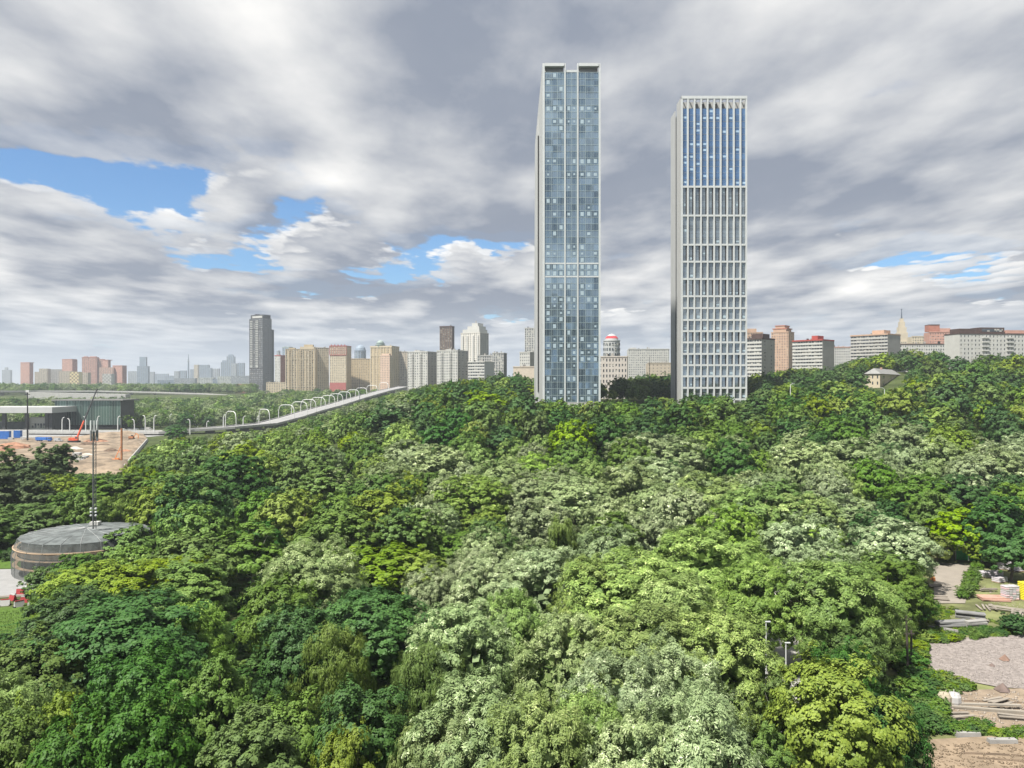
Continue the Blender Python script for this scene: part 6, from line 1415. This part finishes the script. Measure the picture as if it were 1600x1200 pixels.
# vehicles and cabins round the station forecourt
def car(label, px, py, m, Y, rz=0.0, van=False):
    p = ray(px, py, Y); t = thing('parked_car' if not van else 'parked_van', label, 'car' if not van else 'van', (p[0], p[1], gz(p[0], p[1])+.06), rz); L = 4.4 if not van else 5.4; h = 1.45 if not van else 2.3
    mb = MB(); mb.hexa([(-L/2, -.88, .3), (L/2, -.88, .3), (L/2, .88, .3), (-L/2, .88, .3), (-L/2, -.86, .85), (L/2-.1, -.86, .8), (L/2-.1, .86, .8), (-L/2, .86, .85)]); mb.build('body', m, t)
    f0 = -L*.42 if not van else -L*.5; mb = MB(); mb.hexa([(f0, -.84, .86), (L*.24, -.84, .86), (L*.24, .84, .86), (f0, .84, .86), (f0+.35*(not van), -.7, h), (L*.08, -.7, h), (L*.08, .7, h), (f0+.35*(not van), .7, h)]); c_ = mb.build('cabin', m if van else FLAT_GLASS, t)
    if van: mb = MB(); mb.box(L*.02, L*.17, -.86, -.83, 1.2, 1.9); mb.build('window', FLAT_GLASS, c_)
    for x in (-L*.31, L*.31):
        for s_ in (-1, 1): mb = MB(); mb.tube([(x, s_*.62, .32), (x, s_*.9, .32)], .32, 8); mb.build('wheel', BLACK, t)
SILV = mat_cache('silver_paint', (.35, .36, .37), rough=.35); 
for px, py, m, Y, rz, van, lab in ((193, 672, SILV, 632, 0, False, 'silver car leftmost of those parked beyond the glass hall'), (203, 672, WHT, 634, .1, False, 'white car second of those parked beyond the glass hall'), (213, 671.5, SILV, 636, 0, False, 'silver car third of those parked beyond the glass hall'), (223, 672, BLACK, 634, -.1, False, 'black car fourth of those parked beyond the glass hall'), (234, 672, WHT, 632, 0, True, 'white van at the right end of the parked row'), (20, 689, WHT, 512, .4, True, 'white van between the blue containers and the soil'), (92, 690, SILV, 508, 0, True, 'grey van left of the crawler crane')): car(lab, px, py, m, Y, rz, van)
container('white site cabin at the foot of the excavation', 113, 124, 708, 715, WHT, 396); container('grey site cabin right of the white one', 126, 135, 713, 720, mat_cache('cabin_grey', (.22, .24, .27)), 386); container('pale long cabin under the floodlight mast', 32, 55, 683, 690, WHT, 512)
for px, py, w_, h, k, Y, lab in ((222, 641, 40, 15, 'bright_maple', 700, 'bright yellow-green tree standing behind the parked cars'), (260, 641, 34, 14, 'mid_green', 720, 'round green tree beside the parked cars'), (320, 648, 26, 10, 'bright_maple', 690, 'small yellow-green tree behind the street lamps'), (275, 664, 30, 9, 'dark_maple', 590, 'dark low tree on the bend of the road'), (205, 634, 34, 16, 'dark_maple', 730, 'dark tree touching the glass hall'), (390, 640, 40, 16, 'mid_green', 760, 'round green tree beyond the second arch'), (350, 636, 40, 17, 'silver', 780, 'pale round tree beyond the nearest arch'), (300, 632, 36, 17, 'mid_green', 780, 'green tree behind the row of street lamps')):
    p = ray(px, py, Y); K = KINDS[LEAF[k][0]]; w2 = w_/2*Y/FPX; g = gz(p[0], p[1]); h = max(4, p[2]-g); t = thing('broadleaf_tree', lab, 'tree', (p[0], p[1], g), 1.0); link('crown', CROWNS[k, 1, 0], t, scale=(w2/K['Rc'], w2/K['Rc'], h/K['H'])); link('trunk', TRUNKS[k, 1, 0], t, scale=(w2/K['Rc'], w2/K['Rc'], h/K['H']))
fill(440, 900, 13, f=.5, lim=lim_far, rr=(4.5, 7.5))
fill(900, 1450, 15, f=0, lim=lim_far, rr=(6, 9))
fill(1450, 2300, 32, f=0, lim=lim_far, rr=(8, 13))
for (x, y, g, kind, r, h) in TREES[N_NEAR:]:
    K = KINDS[LEAF[kind][0]]
    pts.append((x, y, g, r/K['Rc'], h/K['H'], prng.uniform(0, 6.28), proto_index(kind, 2, prng.randrange(2))))
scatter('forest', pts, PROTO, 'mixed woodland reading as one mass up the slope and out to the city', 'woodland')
# low growth between the trunks, coloured dark to deepen the shade there
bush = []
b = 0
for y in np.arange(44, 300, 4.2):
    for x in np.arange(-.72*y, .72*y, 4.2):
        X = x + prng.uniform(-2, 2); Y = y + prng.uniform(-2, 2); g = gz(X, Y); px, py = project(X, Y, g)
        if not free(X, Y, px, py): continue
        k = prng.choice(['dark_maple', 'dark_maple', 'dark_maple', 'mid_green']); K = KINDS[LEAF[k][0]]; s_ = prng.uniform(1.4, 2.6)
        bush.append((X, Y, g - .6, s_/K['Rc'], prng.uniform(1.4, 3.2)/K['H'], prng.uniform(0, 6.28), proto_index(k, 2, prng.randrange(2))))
scatter('undergrowth', bush, PROTO, 'low undergrowth, leaves coloured dark to deepen the shade between the trunks', 'undergrowth')
print('TREES', len(TREES), 'single', len(SINGLE), 'near', N_NEAR, 'bush', len(bush))
# ------------------------------------------------------------------ air
mb = MB(); mb.box(-31000, 31000, -600, 31000, -3, 215)
hm = bpy.data.materials.new('haze_air'); hm.use_nodes = True; w = NT(hm.node_tree); o = w.n('ShaderNodeOutputMaterial'); v = w.n('ShaderNodeVolumePrincipled'); w.link(v.outputs[0], o.inputs['Volume'])
v.inputs['Color'].default_value = (.80, .88, .97, 1); v.inputs['Density'].default_value = HAZE; v.inputs['Anisotropy'].default_value = .2
mb.build('haze', hm, kind='stuff')
